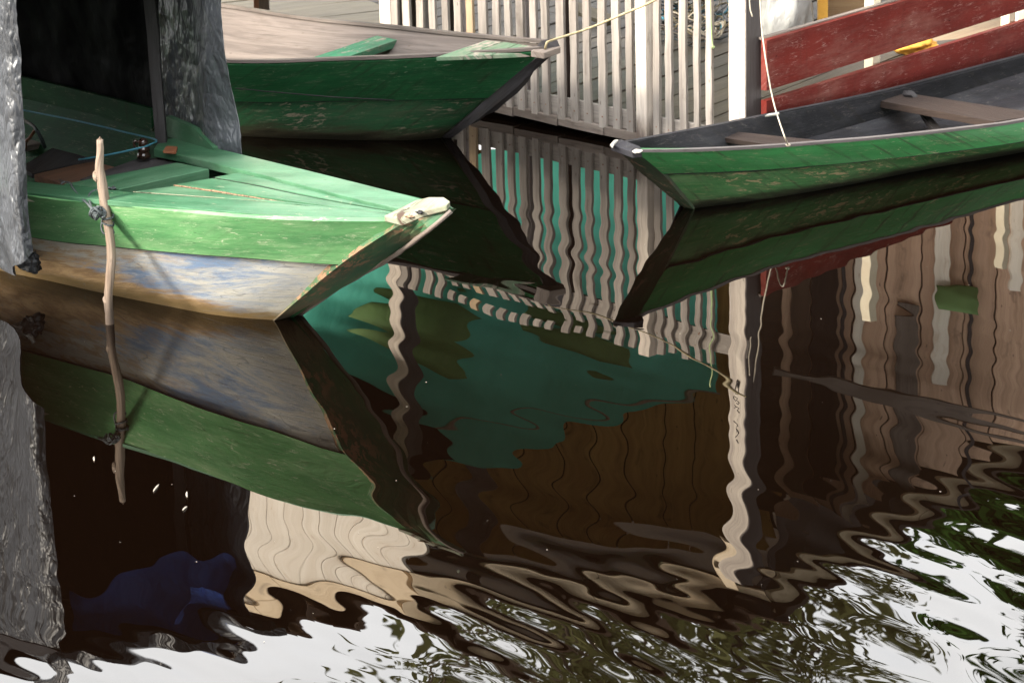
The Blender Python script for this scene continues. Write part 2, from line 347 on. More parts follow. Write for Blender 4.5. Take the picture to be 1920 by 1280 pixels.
def surf(name, grid, mat, thick=.02, parent=None, smooth=True, flip=False, wob=0):
    # grid[r][c] of points -> closed sheet with thickness; u runs along columns
    R_, C_ = len(grid), len(grid[0]); g = [[V(p) for p in row] for row in grid]
    nr = [[None]*C_ for _ in range(R_)]
    for r in range(R_):
        for c in range(C_):
            du = g[r][min(c+1, C_-1)]-g[r][max(c-1, 0)]; dv = g[min(r+1, R_-1)][c]-g[max(r-1, 0)][c]
            k = du.cross(dv)
            if k.length < 1e-9: k = V((0, 0, 1))
            nr[r][c] = k.normalized()*(-1 if flip else 1)
    U_ = [[0]*C_ for _ in range(R_)]; W_ = [[0]*C_ for _ in range(R_)]
    for r in range(R_):
        for c in range(C_):
            if c: U_[r][c] = U_[r][c-1]+(g[r][c]-g[r][c-1]).length
            if r: W_[r][c] = W_[r-1][c]+(g[r][c]-g[r-1][c]).length
    vs, uv = [], []
    for side in (0, 1):
        for r in range(R_):
            for c in range(C_):
                vs.append(g[r][c]-nr[r][c]*thick*side); uv.append((U_[r][c], W_[r][c]+side*.01))
    N = R_*C_; fs = []
    for r in range(R_-1):
        for c in range(C_-1):
            a, b, d, e = r*C_+c, r*C_+c+1, (r+1)*C_+c+1, (r+1)*C_+c
            fs.append((a, b, d, e)); fs.append((a+N, e+N, d+N, b+N))
    edge = [c for c in range(C_)]+[r*C_+C_-1 for r in range(1, R_)]+[(R_-1)*C_+c for c in range(C_-2, -1, -1)]+[r*C_ for r in range(R_-2, 0, -1)]
    base = len(vs)
    for i in edge: vs.append(vs[i]); uv.append(uv[i])
    for i in edge: vs.append(vs[i+N]); uv.append((uv[i][0], uv[i][1]+thick))
    E_ = len(edge)
    for i in range(E_):
        j = (i+1) % E_; fs.append((base+j, base+i, base+E_+i, base+E_+j))
    if flip: fs = [tuple(reversed(f)) for f in fs]
    return mk(name, vs, fs, mat, parent, uv, smooth)
def slab(name, top, thick, mat, parent=None, along=None, bevel=.002):
    # flat board with a polygon outline, thickness downwards
    top = [V(p) for p in top]; k = len(top)
    d = (along or (top[1]-top[0])); d = V((d.x, d.y, 0)).normalized(); s = V((-d.y, d.x, 0))
    vs = top+[p-V((0, 0, thick)) for p in top]
    uv = [(p.dot(d), p.dot(s)) for p in top]+[(p.dot(d), p.dot(s)+thick) for p in top]
    fs = [tuple(range(k)), tuple(range(2*k-1, k-1, -1))]+[(j, i, i+k, j+k) for i, j in ((i, (i+1) % k) for i in range(k))]
    ar = sum(top[i].x*top[(i+1) % k].y-top[(i+1) % k].x*top[i].y for i in range(k))
    if ar < 0: fs = [tuple(reversed(f)) for f in fs]
    return mk(name, vs, fs, mat, parent, uv, bevel=bevel)
def board(name, a, b, wid, thk, mat, parent=None, n=6, wob=.003, side=None, bevel=.002, taper=1.0):
    # straight sawn board from a to b; wid along 'side', thk across; slightly uneven
    a, b = V(a), V(b); d = (b-a).normalized()
    if side is None: side = V((0, 0, 1)) if abs(d.z) < .8 else V((1, 0, 0))
    s = (side-d*side.dot(d)).normalized(); t = d.cross(s).normalized()
    vs, uv, fs = [], [], []; Lg = (b-a).length
    for i in range(n+1):
        f = i/n; c = a+(b-a)*f+s*random.uniform(-wob, wob)+t*random.uniform(-wob, wob)*.6
        ww = wid/2*(1+(taper-1)*f)+random.uniform(-wob, wob)*.5
        for (p, q, w_) in ((-1, -1, 0), (1, -1, wid), (1, 1, wid+thk), (-1, 1, 2*wid+thk)):
            vs.append(c+s*p*ww+t*q*thk/2); uv.append((Lg*f, w_))
    for i in range(n):
        for k in range(4):
            j = (k+1) % 4; fs.append((i*4+k, i*4+j, i*4+4+j, i*4+4+k))
    fs.append((3, 2, 1, 0)); fs.append((n*4, n*4+1, n*4+2, n*4+3))
    return mk(name, vs, fs, mat, parent, uv, bevel=bevel)
def tube(name, pts, rad, mat, parent=None, sides=7, rough=0, n=None, closed_ends=True):
    pts = [V(p) for p in pts]
    if n: pts = crv(pts, n)
    rr = rad if isinstance(rad, (list, tuple)) else [rad]*len(pts)
    if len(rr) != len(pts): rr = list(np.interp(np.linspace(0, 1, len(pts)), np.linspace(0, 1, len(rr)), rr))
    vs, uv, fs = [], [], []; s = None; Lg = 0
    for i, p in enumerate(pts):
        d = (pts[min(i+1, len(pts)-1)]-pts[max(i-1, 0)]).normalized()
        if s is None: s = d.orthogonal().normalized()
        s = (s-d*s.dot(d)).normalized(); t = d.cross(s)
        if i: Lg += (p-pts[i-1]).length
        for k in range(sides):
            an = 2*math.pi*k/sides; r_ = rr[i]*(1+random.uniform(-rough, rough))
            vs.append(p+(s*math.cos(an)+t*math.sin(an))*r_); uv.append((Lg, k/sides*2*math.pi*rr[i]))
    for i in range(len(pts)-1):
        for k in range(sides):
            j = (k+1) % sides; fs.append((i*sides+k, i*sides+j, (i+1)*sides+j, (i+1)*sides+k))
    fs.append(tuple(range(sides-1, -1, -1))); fs.append(tuple((len(pts)-1)*sides+k for k in range(sides)))
    return mk(name, vs, fs, mat, parent, uv, smooth=True)
def lump(name, c, rx, ry, rz, mat, parent=None, seed=0, n_=18, rough=.25, tilt=0):
    rr = random.Random(seed); vs, fs, uv = [], [], []; m_ = n_
    ph = [rr.uniform(0, 6) for _ in range(6)]
    for i in range(m_+1):
        th_ = math.pi*i/m_
        for k in range(m_*2):
            an = math.pi*k/m_; r_ = 1+rough*(.5*math.sin(3*an+ph[0]+2*th_)+.4*math.sin(5*th_+2*an+ph[1])+.35*math.sin(7*an-4*th_+ph[2])+.3*math.sin(11*an+7*th_+ph[3]))
            p = V((rx*r_*math.sin(th_)*math.cos(an), ry*r_*math.sin(th_)*math.sin(an), rz*r_*math.cos(th_)))
            if tilt: p = Matrix.Rotation(tilt, 3, 'Y') @ p
            vs.append(c+p); uv.append((an*rx, th_*rz))
    for i in range(m_):
        for k in range(2*m_): j = (k+1) % (2*m_); a = i*2*m_; fs.append((a+k, a+2*m_+k, a+2*m_+j, a+j))
    return mk(name, vs, fs, mat, parent, uv, True)
def join(name, objs, mat=None, parent=None):
    bm = bmesh.new(); ml = []
    for o in objs:
        me = o.data
        bm.from_mesh(me); ml.append(me.materials[0])
    me = bpy.data.meshes.new(name); bm.to_mesh(me); bm.free(); me.materials.append(mat or ml[0])
    for o in objs: bpy.data.objects.remove(o)
    o = bpy.data.objects.new(name, me); return link(o, parent)

# ================================================================ SETTING
def flat(name, x0, x1, y0, y1, zf, mat, nx=1, ny=1):
    vs, fs = [], []
    for j in range(ny+1):
        for i in range(nx+1):
            x = x0+(x1-x0)*i/nx; y = y0+(y1-y0)*j/ny; vs.append((x, y, zf(x, y)))
    for j in range(ny):
        for i in range(nx):
            a = j*(nx+1)+i; fs.append((a, a+1, a+nx+2, a+nx+1))
    return mk(name, vs, fs, mat, None, [(v[0], v[1]) for v in vs], smooth=True)
tag(flat('water', -300, 300, -300, 300, lambda x, y: 0, M['water']), kind='structure')
tag(flat('river_bank', -300, 300, 17.6, 400, lambda x, y: -.15+min(1, (y-17.6)/6)*.9+.15*math.sin(x*.7+y*.4)+.1*math.sin(x*1.9), M['earth'], 160, 60), kind='structure')

# ---------------------------------------------------------------- boats
def boat(name, label, G, Lp, W, F, mats, bow_ext, sep=.085, skip=0, npts=44, flare_in=.10, floor_z=.07, lap=.020, thick=.018, group='wooden boats at the landing'):
    """G, Lp, W: near gunwale, lap and waterline from bow to stern; F: far gunwale."""
    g, l, w_, f = crv(G, npts), crv(Lp, npts), crv(W, npts), crv(F, npts)
    root = empty(name, (sum((p.x for p in g))/npts, sum((p.y for p in g))/npts, 0), label, 'boat', group)
    ax = (g[-1]+f[-1])/2-(g[0]+f[0])/2; ax.z = 0; ax.normalize(); perp = V((-ax.y, ax.x, 0))
    if perp.dot(f[npts//2]-g[npts//2]) < 0: perp = -perp
    def across(i): return perp.copy()
    fl, fw_, nb, fb = [], [], [], []
    for i in range(npts):
        a = across(i); da = (f[i]-g[i]).dot(ax)
        def mirr(q):
            o = q-g[i]; r = q+a*max(sep, (f[i]-g[i]).dot(a)-2*o.dot(a))+ax*da*min(1, max(0, (i-12)/14))
            return V((r.x, r.y, q.z))
        fl.append(mirr(l[i])); fw_.append(mirr(w_[i]))
        b = w_[i]+a*flare_in; 
        nb.append(V((b.x, b.y, -.12))); bb = mirr(b); fb.append(V((bb.x, bb.y, -.12)))
    def rows(a, b, k, bulge=0, side=1):
        out = []
        for r in range(k):
            t = r/(k-1); row = []
            for i in range(npts):
                q = a[i].lerp(b[i], t)-across(i)*side*bulge*math.sin(math.pi*t); row.append(q)
            out.append(row)
        return out
    inset = [across(i)*lap for i in range(npts)]
    ln = [l[i]+inset[i]+V((0, 0, .012)) for i in range(npts)]; fln = [fl[i]-inset[i]+V((0, 0, .012)) for i in range(npts)]
    surf('upper_strake', rows(g, l, 6, .004), mats['upper'], thick, root, flip=mats.get('flip', False))
    s2 = surf('lower_strake', rows(ln, w_, 5, .006)+rows(w_, nb, 3)[1:], mats['lower'], thick, root, flip=mats.get('flip', False))
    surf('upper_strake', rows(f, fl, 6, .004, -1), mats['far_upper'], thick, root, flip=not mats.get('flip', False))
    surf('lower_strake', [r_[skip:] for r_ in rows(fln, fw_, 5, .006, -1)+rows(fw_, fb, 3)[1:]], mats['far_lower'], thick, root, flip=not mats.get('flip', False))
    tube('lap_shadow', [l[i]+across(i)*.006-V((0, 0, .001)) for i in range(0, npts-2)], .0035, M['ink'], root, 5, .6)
    tube('inner_seam', [fl[i]-across(i)*(thick+.004) for i in range(2, npts)], .0025, M['ink'], root, 4)
    surf('floor', [[(w_[i].lerp(fw_[i], t)+V((0, 0, floor_z))) for i in range(npts)] for t in (.02, .25, .5, .75, .98)], mats['floor'], .02, root)
    # transom at the stern
    surf('transom', [[g[-1].lerp(f[-1], t) for t in (0, .33, .66, 1)], [l[-1].lerp(fl[-1], t) for t in (0, .33, .66, 1)], [nb[-1].lerp(fb[-1], t) for t in (0, .33, .66, 1)]], mats['upper'], .025, root)
    return root, g, l, w_, f, fl, fw_
def stem(root, A, B, back, mat, name='stem'):
    n_ = 14; a, b = crv(A, n_), crv(B, n_)
    rows = [[a[i].lerp(b[i], t)+V((random.uniform(-1, 1), random.uniform(-1, 1), 0))*.002 for i in range(n_)] for t in (0, .33, .66, 1)]
    fwd = A[0]-A[-1]; fwd.z = 0; nn = (rows[0][4]-rows[0][2]).cross(rows[-1][3]-rows[0][3])
    return surf(name, rows, mat, back, root, smooth=False, flip=nn.dot(fwd) < 0)

# near left boat -------------------------------------------------
def ext(p, d, k): return V(p)+V((d[0]*k, d[1]*k, 0))
gl_ = [P(757, 415, .586), P(640, 415, .565), P(500, 411, .537), P(350, 399, .503), P(200, 382, .474), P(50, 367, .451)]
gl_ += [ext(gl_[-1], (-.72, .66), .8), ext(gl_[-1], (-.71, .70), 2.0), ext(gl_[-1], (-.62, .78), 3.2)]
ll_ = [P(637, 496, .36), P(560, 492, .346), P(480, 485, .332), P(357, 476, .305), P(210, 462, .265), P(57, 444, .243)]
ll_ += [ext(ll_[-1], (-.72, .66), .8), ext(ll_[-1], (-.71, .70), 2.0), ext(ll_[-1], (-.60, .80), 3.1)]
wl_ = [P(515, 600, 0), P(480, 598, 0), P(400, 590, 0), P(300, 571, 0), P(195, 550, 0), P(90, 526, 0), P(0, 507, 0)]
wl_ += [ext(wl_[-1], (-.72, .66), .6), ext(wl_[-1], (-.71, .70), 1.6), ext(wl_[-1], (-.6, .8), 2.6)]
fl_ = [P(800, 374, .60), P(700, 351, .575), P(600, 326, .555), P(450, 290, .53), P(330, 256, .50), P(200, 221, .475), P(40, 184, .455)]
fl_ += [ext(fl_[-1], (-.72, .69), .5), ext(fl_[-1], (-.75, .66), 1.1)]
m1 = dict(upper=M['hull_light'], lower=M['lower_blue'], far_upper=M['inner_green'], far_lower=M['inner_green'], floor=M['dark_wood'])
b1, g1, l1, w1, f1, fl1, fw1 = boat('wooden_boat', 'light green wooden boat with worn blue lower hull and mint green foredeck', gl_, ll_, wl_, fl_, m1, None)
stem(b1, [P(836, 381, .665), P(757, 417, .588), P(637, 497, .36), P(515, 601, 0), P(470, 640, -.12)],
     [P(847, 391, .650), P(800, 431, .57), P(728, 485, .36), P(560, 590, 0.0), P(520, 625, -.12)], .05, M['stem_green'])
bt = tube('stem_edge', [P(846, 396, .645), P(800, 434, .565), P(727, 487, .36), P(645, 533, .18), P(562, 590, 0.0)], .009, M['beam_wood'], b1, 6, .25, 22)
slab('stem_cap', [P(720, 404, .603), P(752, 389, .612), P(781, 375, .625), P(806, 369, .655), P(832, 369, .672), P(844, 377, .675), P(838, 384, .668), P(795, 395, .64), P(754, 413, .60)], .022, M['cap_wood'], b1, bevel=.004)
# foredeck planks: outlines follow the seams between the boards
def deckplank(pts, z=.545, mat='deck_mint', nm='deck_plank', th=.02, dz=0):
    return slab(nm, [P(u, v, (z(u) if callable(z) else z)+dz) for u, v in pts], th, M[mat], b1, along=(P(700, 395, .57)-P(200, 365, .48)), bevel=.0025)
zg = lambda u: .445+.000185*(u-50)+.010
deckplank([(-120, 320), (45, 339), (112, 346), (180, 352), (245, 360.5), (360, 368.5), (480, 377), (620, 390), (757, 403), (757, 411), (650, 409), (500, 402), (350, 390), (200, 375.5), (45, 361), (-120, 345)], zg, nm='gunwale_plank', dz=.006)
deckplank([(252, 359), (326, 348.5), (400, 359.5), (480, 372), (595, 388), (700, 397.5), (757, 402), (620, 388.5), (480, 375.5), (360, 366.5)], zg)
deckplank([(331, 345), (398, 334), (480, 348.5), (560, 365.3), (640, 381), (735, 397), (740, 399), (700, 395), (595, 383.5), (480, 366.5)], zg)
deckplank([(402, 332), (450, 323), (500, 334.5), (640, 369.5), (700, 383.5), (766, 398), (745, 395.5), (640, 378), (480, 345.5)], zg)
deckplank([(288, 280), (335, 290), (440, 316), (500, 330), (640, 366), (700, 380.5), (772, 397), (800, 380), (795, 374), (700, 350), (600, 325), (450, 288.5), (395, 275), (330, 259), (300, 262)], lambda u: zg(u)+.012, th=.03, nm='gunwale_plank')
for pts_, mm_, r_ in (([(326, 347.6), (400, 358.3), (480, 371), (595, 388), (690, 397)], 'seam_wood', .0042), ([(250, 360), (360, 367.5), (480, 376.4), (620, 389.4), (745, 402)], 'cap_wood', .0022), ([(448, 320), (500, 332.3), (640, 367.8), (700, 382), (775, 398)], 'ink', .0024), ([(400, 333), (480, 347.3), (560, 364.7), (640, 379.5), (740, 397)], 'ink', .0014)):
    tube('seam_filler', [P(u_, v_, zg(u_)-.002) for u_, v_ in pts_], [r_*.9, r_, r_*.6, r_*.4, r_*.2], M[mm_], b1, 5, .35, 60)
# pale worn edge of the near gunwale
tr = [P(u, v, .437+.000185*(u-50)+(.01 if u > 600 else 0)) for u, v in ((-260, 334), (-120, 351), (45, 369.5), (200, 381.5), (350, 396), (500, 407.5), (650, 413.5), (757, 414.5))]
tr = crv(tr, 40)
out = V((-.62, -.78, 0))*.012
surf('edge_trim', [[p+out+V((0, 0, .010)) for p in tr], [p+out*1.2 for p in tr], [p+out-V((0, 0, .012)) for p in tr]], M['trim'], .016, b1, flip=True)
lump('cap_split', P(787, 398, .636), .012, .010, .006, M['ink'], b1, 7, 10, .4); lump('cap_split', P(771, 406, .615), .022, .008, .004, M['seam_wood'], b1, 9, 10, .45)
# cross pieces
slab('crossbeam', [P(120, 345, .475), P(332, 304.5, .51), P(392, 317, .512), P(222, 355, .482)], .04, M['deck_mint'], b1, along=P(332, 305, .5)-P(135, 345, .47))
slab('crossbeam', [P(150, 336, .44), P(262, 296, .46), P(345, 297, .48), P(250, 340, .455)], .03, M['dark_wood'], b1, along=P(345, 300, .47)-P(200, 336, .44))
slab('floor_board', [P(40, 312, .36), P(98, 277, .37), P(178, 298, .37), P(60, 326, .35)], .02, M['dark_wood'], b1)
slab('floor_board', [P(64, 327, .352), P(172, 302, .36), P(235, 318, .36), P(120, 346, .345)], .03, M['red_brown'], b1)
slab('floor_board', [P(30, 262, .30), P(98, 240, .33), P(158, 250, .33), P(40, 276, .30)], .025, M['beam_wood'], b1)
slab('floor_board', [P(70, 276, .27), P(155, 252, .30), P(157, 268, .30), P(110, 285, .28)], .02, M['red_brown'], b1)
# washboard along the far side with its rounded end
wb = [P(-60, 168, .46), P(40, 184, .46), P(160, 213, .47), P(285, 246, .50)]
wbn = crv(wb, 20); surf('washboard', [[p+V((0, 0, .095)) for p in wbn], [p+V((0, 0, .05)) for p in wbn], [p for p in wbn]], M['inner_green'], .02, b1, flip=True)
wb2 = crv([P(312, 255, .515), P(350, 268, .52), P(399, 282, .53)], 16)
hts = [.083, .083, .082, .08, .079, .078, .077, .076, .074, .070, .064, .055, .044, .032, .022, .012]
surf('washboard', [[p+V((0, 0, h)) for p, h in zip(wb2, hts)], [p+V((0, 0, h*.5)) for p, h in zip(wb2, hts)], wb2], M['deck_mint'], .025, b1, flip=True)
# timber post of the tent
pb = P(306, 272, .50); board('tent_post', pb-V((0, 0, .2)), DP(272, -120, pb.y), .045, .05, M['dark_wood'], b1, 8, .002, V((1, 0, 0)))
pt = DP(272, -120, pb.y)
slab('step_block', [P(305, 283, .53), P(312, 273, .535), P(333, 275, .535), P(330, 285, .53)], .01, M['rust'], b1)
# brown insulator knob used as a cleat
kb = P(270, 297, .475); kn = empty('cleat_knob', kb, 'brown glazed insulator knob standing on the dark crossbeam', 'cleat')
prof = [(0, .028), (.004, .034), (.012, .036), (.022, .030), (.028, .026), (.034, .031), (.044, .032), (.050, .024), (.056, .022), (.066, .026), (.078, .022), (.086, .012), (.089, .002)]
vs, fs, uv = [], [], []
for hz, r_ in prof:
    for k in range(20): an = k*math.pi/10; vs.append(kb+V((r_*math.cos(an)*.8, r_*math.sin(an)*.8, hz*.95))); uv.append((k*.01, hz))
for i in range(len(prof)-1):
    for k in range(20): j = (k+1) % 20; fs.append((i*20+k, i*20+j, i*20+20+j, i*20+20+k))
mk('knob_body', vs, fs, M['brown_glaze'], kn, uv, True)
tube('hook', [kb+V((-.01, 0, .06)), kb+V((-.03, -.01, .075)), kb+V((-.035, -.01, .06)), kb+V((-.03, -.01, .045))], .006, M['brown_glaze'], kn, 8, 0, 12)
tag(tube('tied_line', [P(-20, 196, .45), P(60, 210, .46), P(150, 228, .49), P(230, 247, .51), P(291, 262, .53), P(284, 270, .53), P(268, 276, .525), P(215, 288, .50), P(153, 299, .47), P(150, 298, .45)], .004, M['rope_b'], None, 6, .1, 60), 'thin blue cord tied round the brown knob inside the light green boat', 'cord')
# iron stay and black hose lying in the boat
tag(tube('black_hose', [P(38, 222, .42), P(62, 236, .46), P(72, 250, .45), P(80, 266, .40), P(84, 276, .37)], .008, M['rope_k'], None, 8, .1, 24), 'short black hose curving over the boards inside the light green boat', 'hose')
tag(tube('rusty_hook', [P(66, 244, .44), P(56, 258, .41), P(48, 268, .38), P(48, 280, .35)], .007, M['rust'], None, 8, .1, 20), 'rusty iron strap bent over a board inside the light green boat', 'iron hook')

# middle boat ----------------------------------------------------
g_ = [P(1018, 98, .556), P(940, 103.5, .53), P(880, 107, .51), P(775, 112.5, .48), P(650, 117, .45), P(442, 122, .42)]
g_ += [ext(g_[-1], (-.93, .33), .8), ext(g_[-1], (-.95, .28), 2.0)]
l_ = [P(915, 184, .272), P(880, 185, .262), P(775, 187.5, .24), P(650, 189.5, .22), P(442, 191, .20)]
l_ += [ext(l_[-1], (-.93, .33), .7), ext(l_[-1], (-.95, .28), 1.9)]
w__ = [P(826, 259, 0), P(775, 263, 0), P(650, 262.5, 0), P(442, 255, 0)]
w__ += [ext(w__[-1], (-.93, .33), .7), ext(w__[-1], (-.95, .28), 1.7)]
f_ = [P(1032, 84, .568), P(940, 76, .54), P(840, 67, .51), P(725, 54, .48), P(575, 39, .45), P(425, 16, .43)]
f_ += [ext(f_[-1], (-.85, .52), .3), ext(f_[-1], (-.9, .4), 1.0)]
m2 = dict(upper=M['dark_green'], lower=M['dark_green_low'], far_upper=M['pale_wood'], far_lower=M['faded_green'], floor=M['pale_wood'])
b2, g2, l2, w2, f2, fl2, fw2 = boat('wooden_boat', 'dark green wooden boat with bare pale inside, bow pointing at the picket fence', g_, l_, w__, f_, m2, None, sep=.065, skip=0, thick=.011)
stem(b2, [P(1022, 96, .565), P(915, 184, .272), P(828, 258, 0), P(790, 285, -.12)],
     [P(1051, 89, .575), P(936, 192, .27), P(846, 260, 0), P(815, 285, -.12)], .05, M['dark_wood'])
slab('stem_cap', [P(995, 95, .566), P(1022, 82, .572), P(1047, 79, .583), P(1051, 88, .580), P(1020, 99, .568)], .03, M['beam_wood'], b2, bevel=.004)
e2 = crv(g_, 40); surf('edge_trim', [[p+V((0, -.006, .010)) for p in e2], [p+V((.006, .024, .010)) for p in e2]], M['pale_wood'], .014, b2)
e2 = crv(f_, 40); surf('edge_trim', [[p+V((-.004, -.026, .008)) for p in e2], [p+V((.004, .004, .008)) for p in e2]], M['pale_wood'], .014, b2)
slab('thwart', [P(560, 117, .43), P(722, 62, .45), P(768, 67, .455), P(622, 117, .43)], .035, M['thwart_green'], b2, along=P(722, 62, .45)-P(575, 113, .43))
for q in ([(818, 107.5), (912, 75.5), (941, 78.5), (868, 105.5)], [(870, 105.5), (943, 78.7), (972, 81.5), (922, 103)], [(924, 103), (974, 81.7), (1010, 85), (1003, 98.5), (960, 101.5)]):
    slab('foredeck_plank', [P(u, v, .528+.0001*(u-818)) for u, v in q], .018, M['faded_green'], b2, along=P(912, 75, .53)-P(820, 107, .53))
tube('seam_line', [P(442, 165, .29)+V((0, -.012, 0)), P(540, 174, .28)+V((0, -.012, 0)), P(640, 182, .27)+V((0, -.012, 0)), P(740, 187, .25)+V((0, -.010, 0))], .003, M['ink'], b2, 5, .3, 30)
# right boat -----------------------------------------------------
g_ = [P(1191, 284, .358), P(1300, 283, .313), P(1445, 276, .266), P(1560, 267, .243), P(1657, 259, .226), P(1820, 241, .196), P(1920, 227, .18)]
g_ += [ext(g_[-1], (.82, .57), .9), ext(g_[-1], (.84, .54), 2.2)]
l_ = [P(1243, 326, .212), P(1350, 322.5, .18), P(1470, 315.5, .150), P(1664, 298, .118), P(1920, 265, .088)]
l_ += [ext(l_[-1], (.82, .57), .9), ext(l_[-1], (.84, .54), 2.1)]
w__ = [P(1300, 391, 0), P(1450, 371, 0), P(1600, 345, 0), P(1750, 315, 0), P(1920, 285, 0)]
w__ += [ext(w__[-1], (.82, .57), .8), ext(w__[-1], (.84, .54), 2.0)]
f_ = [P(1168, 268, .372), P(1250, 253, .348), P(1320, 240, .322), P(1439, 216, .285), P(1639, 175, .24), P(1790, 137, .21), P(1920, 103, .19)]
f_ += [ext(f_[-1], (.72, .69), .8), ext(f_[-1], (.80, .6), 1.8)]
m3 = dict(upper=M['mid_green'], lower=M['old_green'], far_upper=M['charcoal'], far_lower=M['charcoal'], floor=M['charcoal'], flip=True)
b3, g3, l3, w3, f3, fl3, fw3 = boat('wooden_boat', 'narrow green wooden boat with a charcoal inside and a white tipped bow pointing left', g_, l_, w__, f_, m3, None, thick=.02, floor_z=.05)
stem(b3, [P(1149, 271, .375), P(1205, 327, .2), P(1282, 389, 0), P(1310, 410, -.12)],
     [P(1191, 284, .36), P(1243, 327, .21), P(1300, 392, 0), P(1335, 415, -.12)], .018, M['dark_stem'])
slab('stem_cap', [P(1145, 270, .392), P(1152, 262.5, .397), P(1165, 261, .397), P(1200, 274, .380), P(1204, 283, .374), P(1186, 285, .374)], .028, M['charcoal'], b3, bevel=.004)
tag(slab('paint_mark', [P(1144, 270, .396), P(1151, 262, .400), P(1160, 261, .400), P(1152, 268, .399), P(1149, 274, .396)], .012, M['white_paint'], b3, bevel=.004))
slab('paint_mark', [P(1185, 282.5, .382), P(1192, 278.5, .384), P(1206, 281, .381), P(1201, 285, .379), P(1190, 286, .379)], .006, M['white_paint'], b3, bevel=.003)
slab('paint_mark', [P(1434, 217, .294), P(1440, 213.5, .294), P(1461, 210, .292), P(1461, 213, .292)], .008, M['white_paint'], b3, bevel=.002)
e3 = crv(g_, 44); surf('edge_trim', [[p+V((0, -.003, .008)) for p in e3], [p+V((-.010, .022, .008)) for p in e3]], M['edge_grey'], .012, b3)
e3 = crv(f_, 44); surf('edge_trim', [[p+V((.012, -.012, .006)) for p in e3], [p+V((-.006, .008, .006)) for p in e3]], M['charcoal'], .014, b3)
slab('thwart', [P(1349, 257, .26), P(1382, 247, .262), P(1545, 264, .25), P(1450, 272.5, .25)], .022, M['brown_wood'], b3, along=P(1500, 272, .25)-P(1350, 256, .25))
slab('thwart', [P(1637, 187, .20), P(1698, 174, .20), P(1960, 214, .18), P(1866, 228, .18)], .032, M['brown_wood'], b3, along=P(1860, 230, .2)-P(1640, 187, .2))
rb = crv([P(1700, 178, .21), P(1725, 205, .14), P(1752, 235, .09), P(1770, 258, .07)], 12)
surf('rib', [[p+V((-.02, .01, 0)) for p in rb], [p+V((.02, -.01, 0)) for p in rb]], M['dark_wood'], .03, b3)
slab('floor_board', [P(1770, 262, .085), P(1830, 238, .085), P(1950, 215, .085), P(1960, 260, .085)], .015, M['beam_wood'], b3)

# ---------------------------------------------------------------- tent over the near boat
A = V((-1.80, 11.02, 1.34)); B = V((-.98, 11.52, 1.44)); back = V((-.72, .69, .20))
def hang(name, top, bot, mat, nr_, nc, amp, freq, label, cat='tarpaulin', thick=.004, seed=0, flip=False, parent=None, group=None, crump=0.0):
    t, b = crv(top, nc), crv(bot, nc); rr = random.Random(seed); rows = []
    d = (top[-1]-top[0]); d.z = 0; nn = V((-d.y, d.x, 0)).normalized()
    ph = [rr.uniform(0, 6.28) for _ in range(8)]
    for r in range(nr_):
        f = r/(nr_-1); row = []
        for c in range(nc):
            s = c/(nc-1); o = 0
            for k in range(4): o += math.sin(freq*(k+1)*s*6.28+ph[k]+f*1.6*math.sin(ph[k+4]+3*s))/(k+1)**.9
            o += .5*math.sin(9*f+ph[5]+4*s)+.35*math.sin(17*f+5*s+ph[6])
            q_ = t[c].lerp(b[c], f); cz = noise.noise(q_*9+V((seed, 0, 0)))*1.0+abs(noise.noise(q_*19+V((0, seed, 0))))*.9
            row.append(q_+nn*(o*amp*(.25+.75*f)+cz*crump))
        rows.append(row)
    return tag(surf(name, rows, mat, thick, parent, flip=flip), label, cat, group)
# near side strip, edge curling at the front
zt = 1.44
nt_top = [DP(27, -115, 11.06), DP(-10, -118, 11.10), A+back*.35+V((0, 0, .0)), A+back*2.7]
nt_bot = [DP(61, 470, 11.02), DP(30, 497, 11.04), P(-40, 480, .13)+V((-.02, .02, 0)), V((A.x, A.y, .2))+back*2.7]
hang('tarpaulin', nt_top, nt_bot, M['tarp'], 110, 120, .008, 2.2, 'wrinkled grey black plastic sheet hanging over the near side of the light green boat', seed=3, flip=True, crump=.006)
# knotted corner
kc = P(38, 487, .14); vs = []
kr = empty('tarpaulin_tail', kc, 'crumpled tied end of grey plastic hanging at the corner of the near sheet', 'tarpaulin')
lump('bunch', P(52, 488, .135), .052, .035, .036, M['tarp'], kr, 5, 18, .3, .7)
lump('bunch', P(28, 480, .15), .05, .03, .022, M['sack'], kr, 8, 18, .3, .2)
tube('tie', [P(-10, 476, .15), P(15, 481, .15), P(36, 479, .16), P(46, 470, .18), P(50, 461, .2)], [.010, .016, .012, .013, .007], M['sack'], kr, 8, .25, 22)
# far side sheet: front end folded outwards, coloured paler for the light on it
ft_top = [B+V((-.10, -.06, 0)), B+V((-.18, .06, 0)), B+back*.4, B+back*2.7]
p45 = P(452, 291, .515); p32 = P(330, 262, .50)
ft_bot = [p45, P(392, 281, .52), p32+V((0, .05, 0)), P(200, 225, .46)+V((0, .07, 0)), P(40, 186, .45)+V((0, .07, 0)), V((B.x, B.y, .4))+back*2.7]
n_c = 150
t, b = crv(ft_top, n_c), crv(ft_bot, n_c); rows = []; rr = random.Random(11)
for r in range(110):
    f = r/109; row = []
    for c in range(n_c):
        s = c/(n_c-1); q = t[c].lerp(b[c], f)
        o = .012*math.sin(9*s+2*f)+.008*math.sin(23*s+5*f)+.006*math.sin(41*s-7*f+1)
        bell = .035*math.sin(math.pi*min(1, f*1.1))*max(0, 1-s*7)
        o += noise.noise(q*10)*.010+abs(noise.noise(q*21+V((5, 0, 0))))*.006
        row.append(q+V((.6, .75, 0))*o+V((-bell*.9, -.01*math.sin(14*f)*max(0, 1-s*5), 0)))
    rows.append(row)
cut = 34
outer = [r_[:cut+1] for r_ in rows]; inner = [r_[cut:] for r_ in rows]
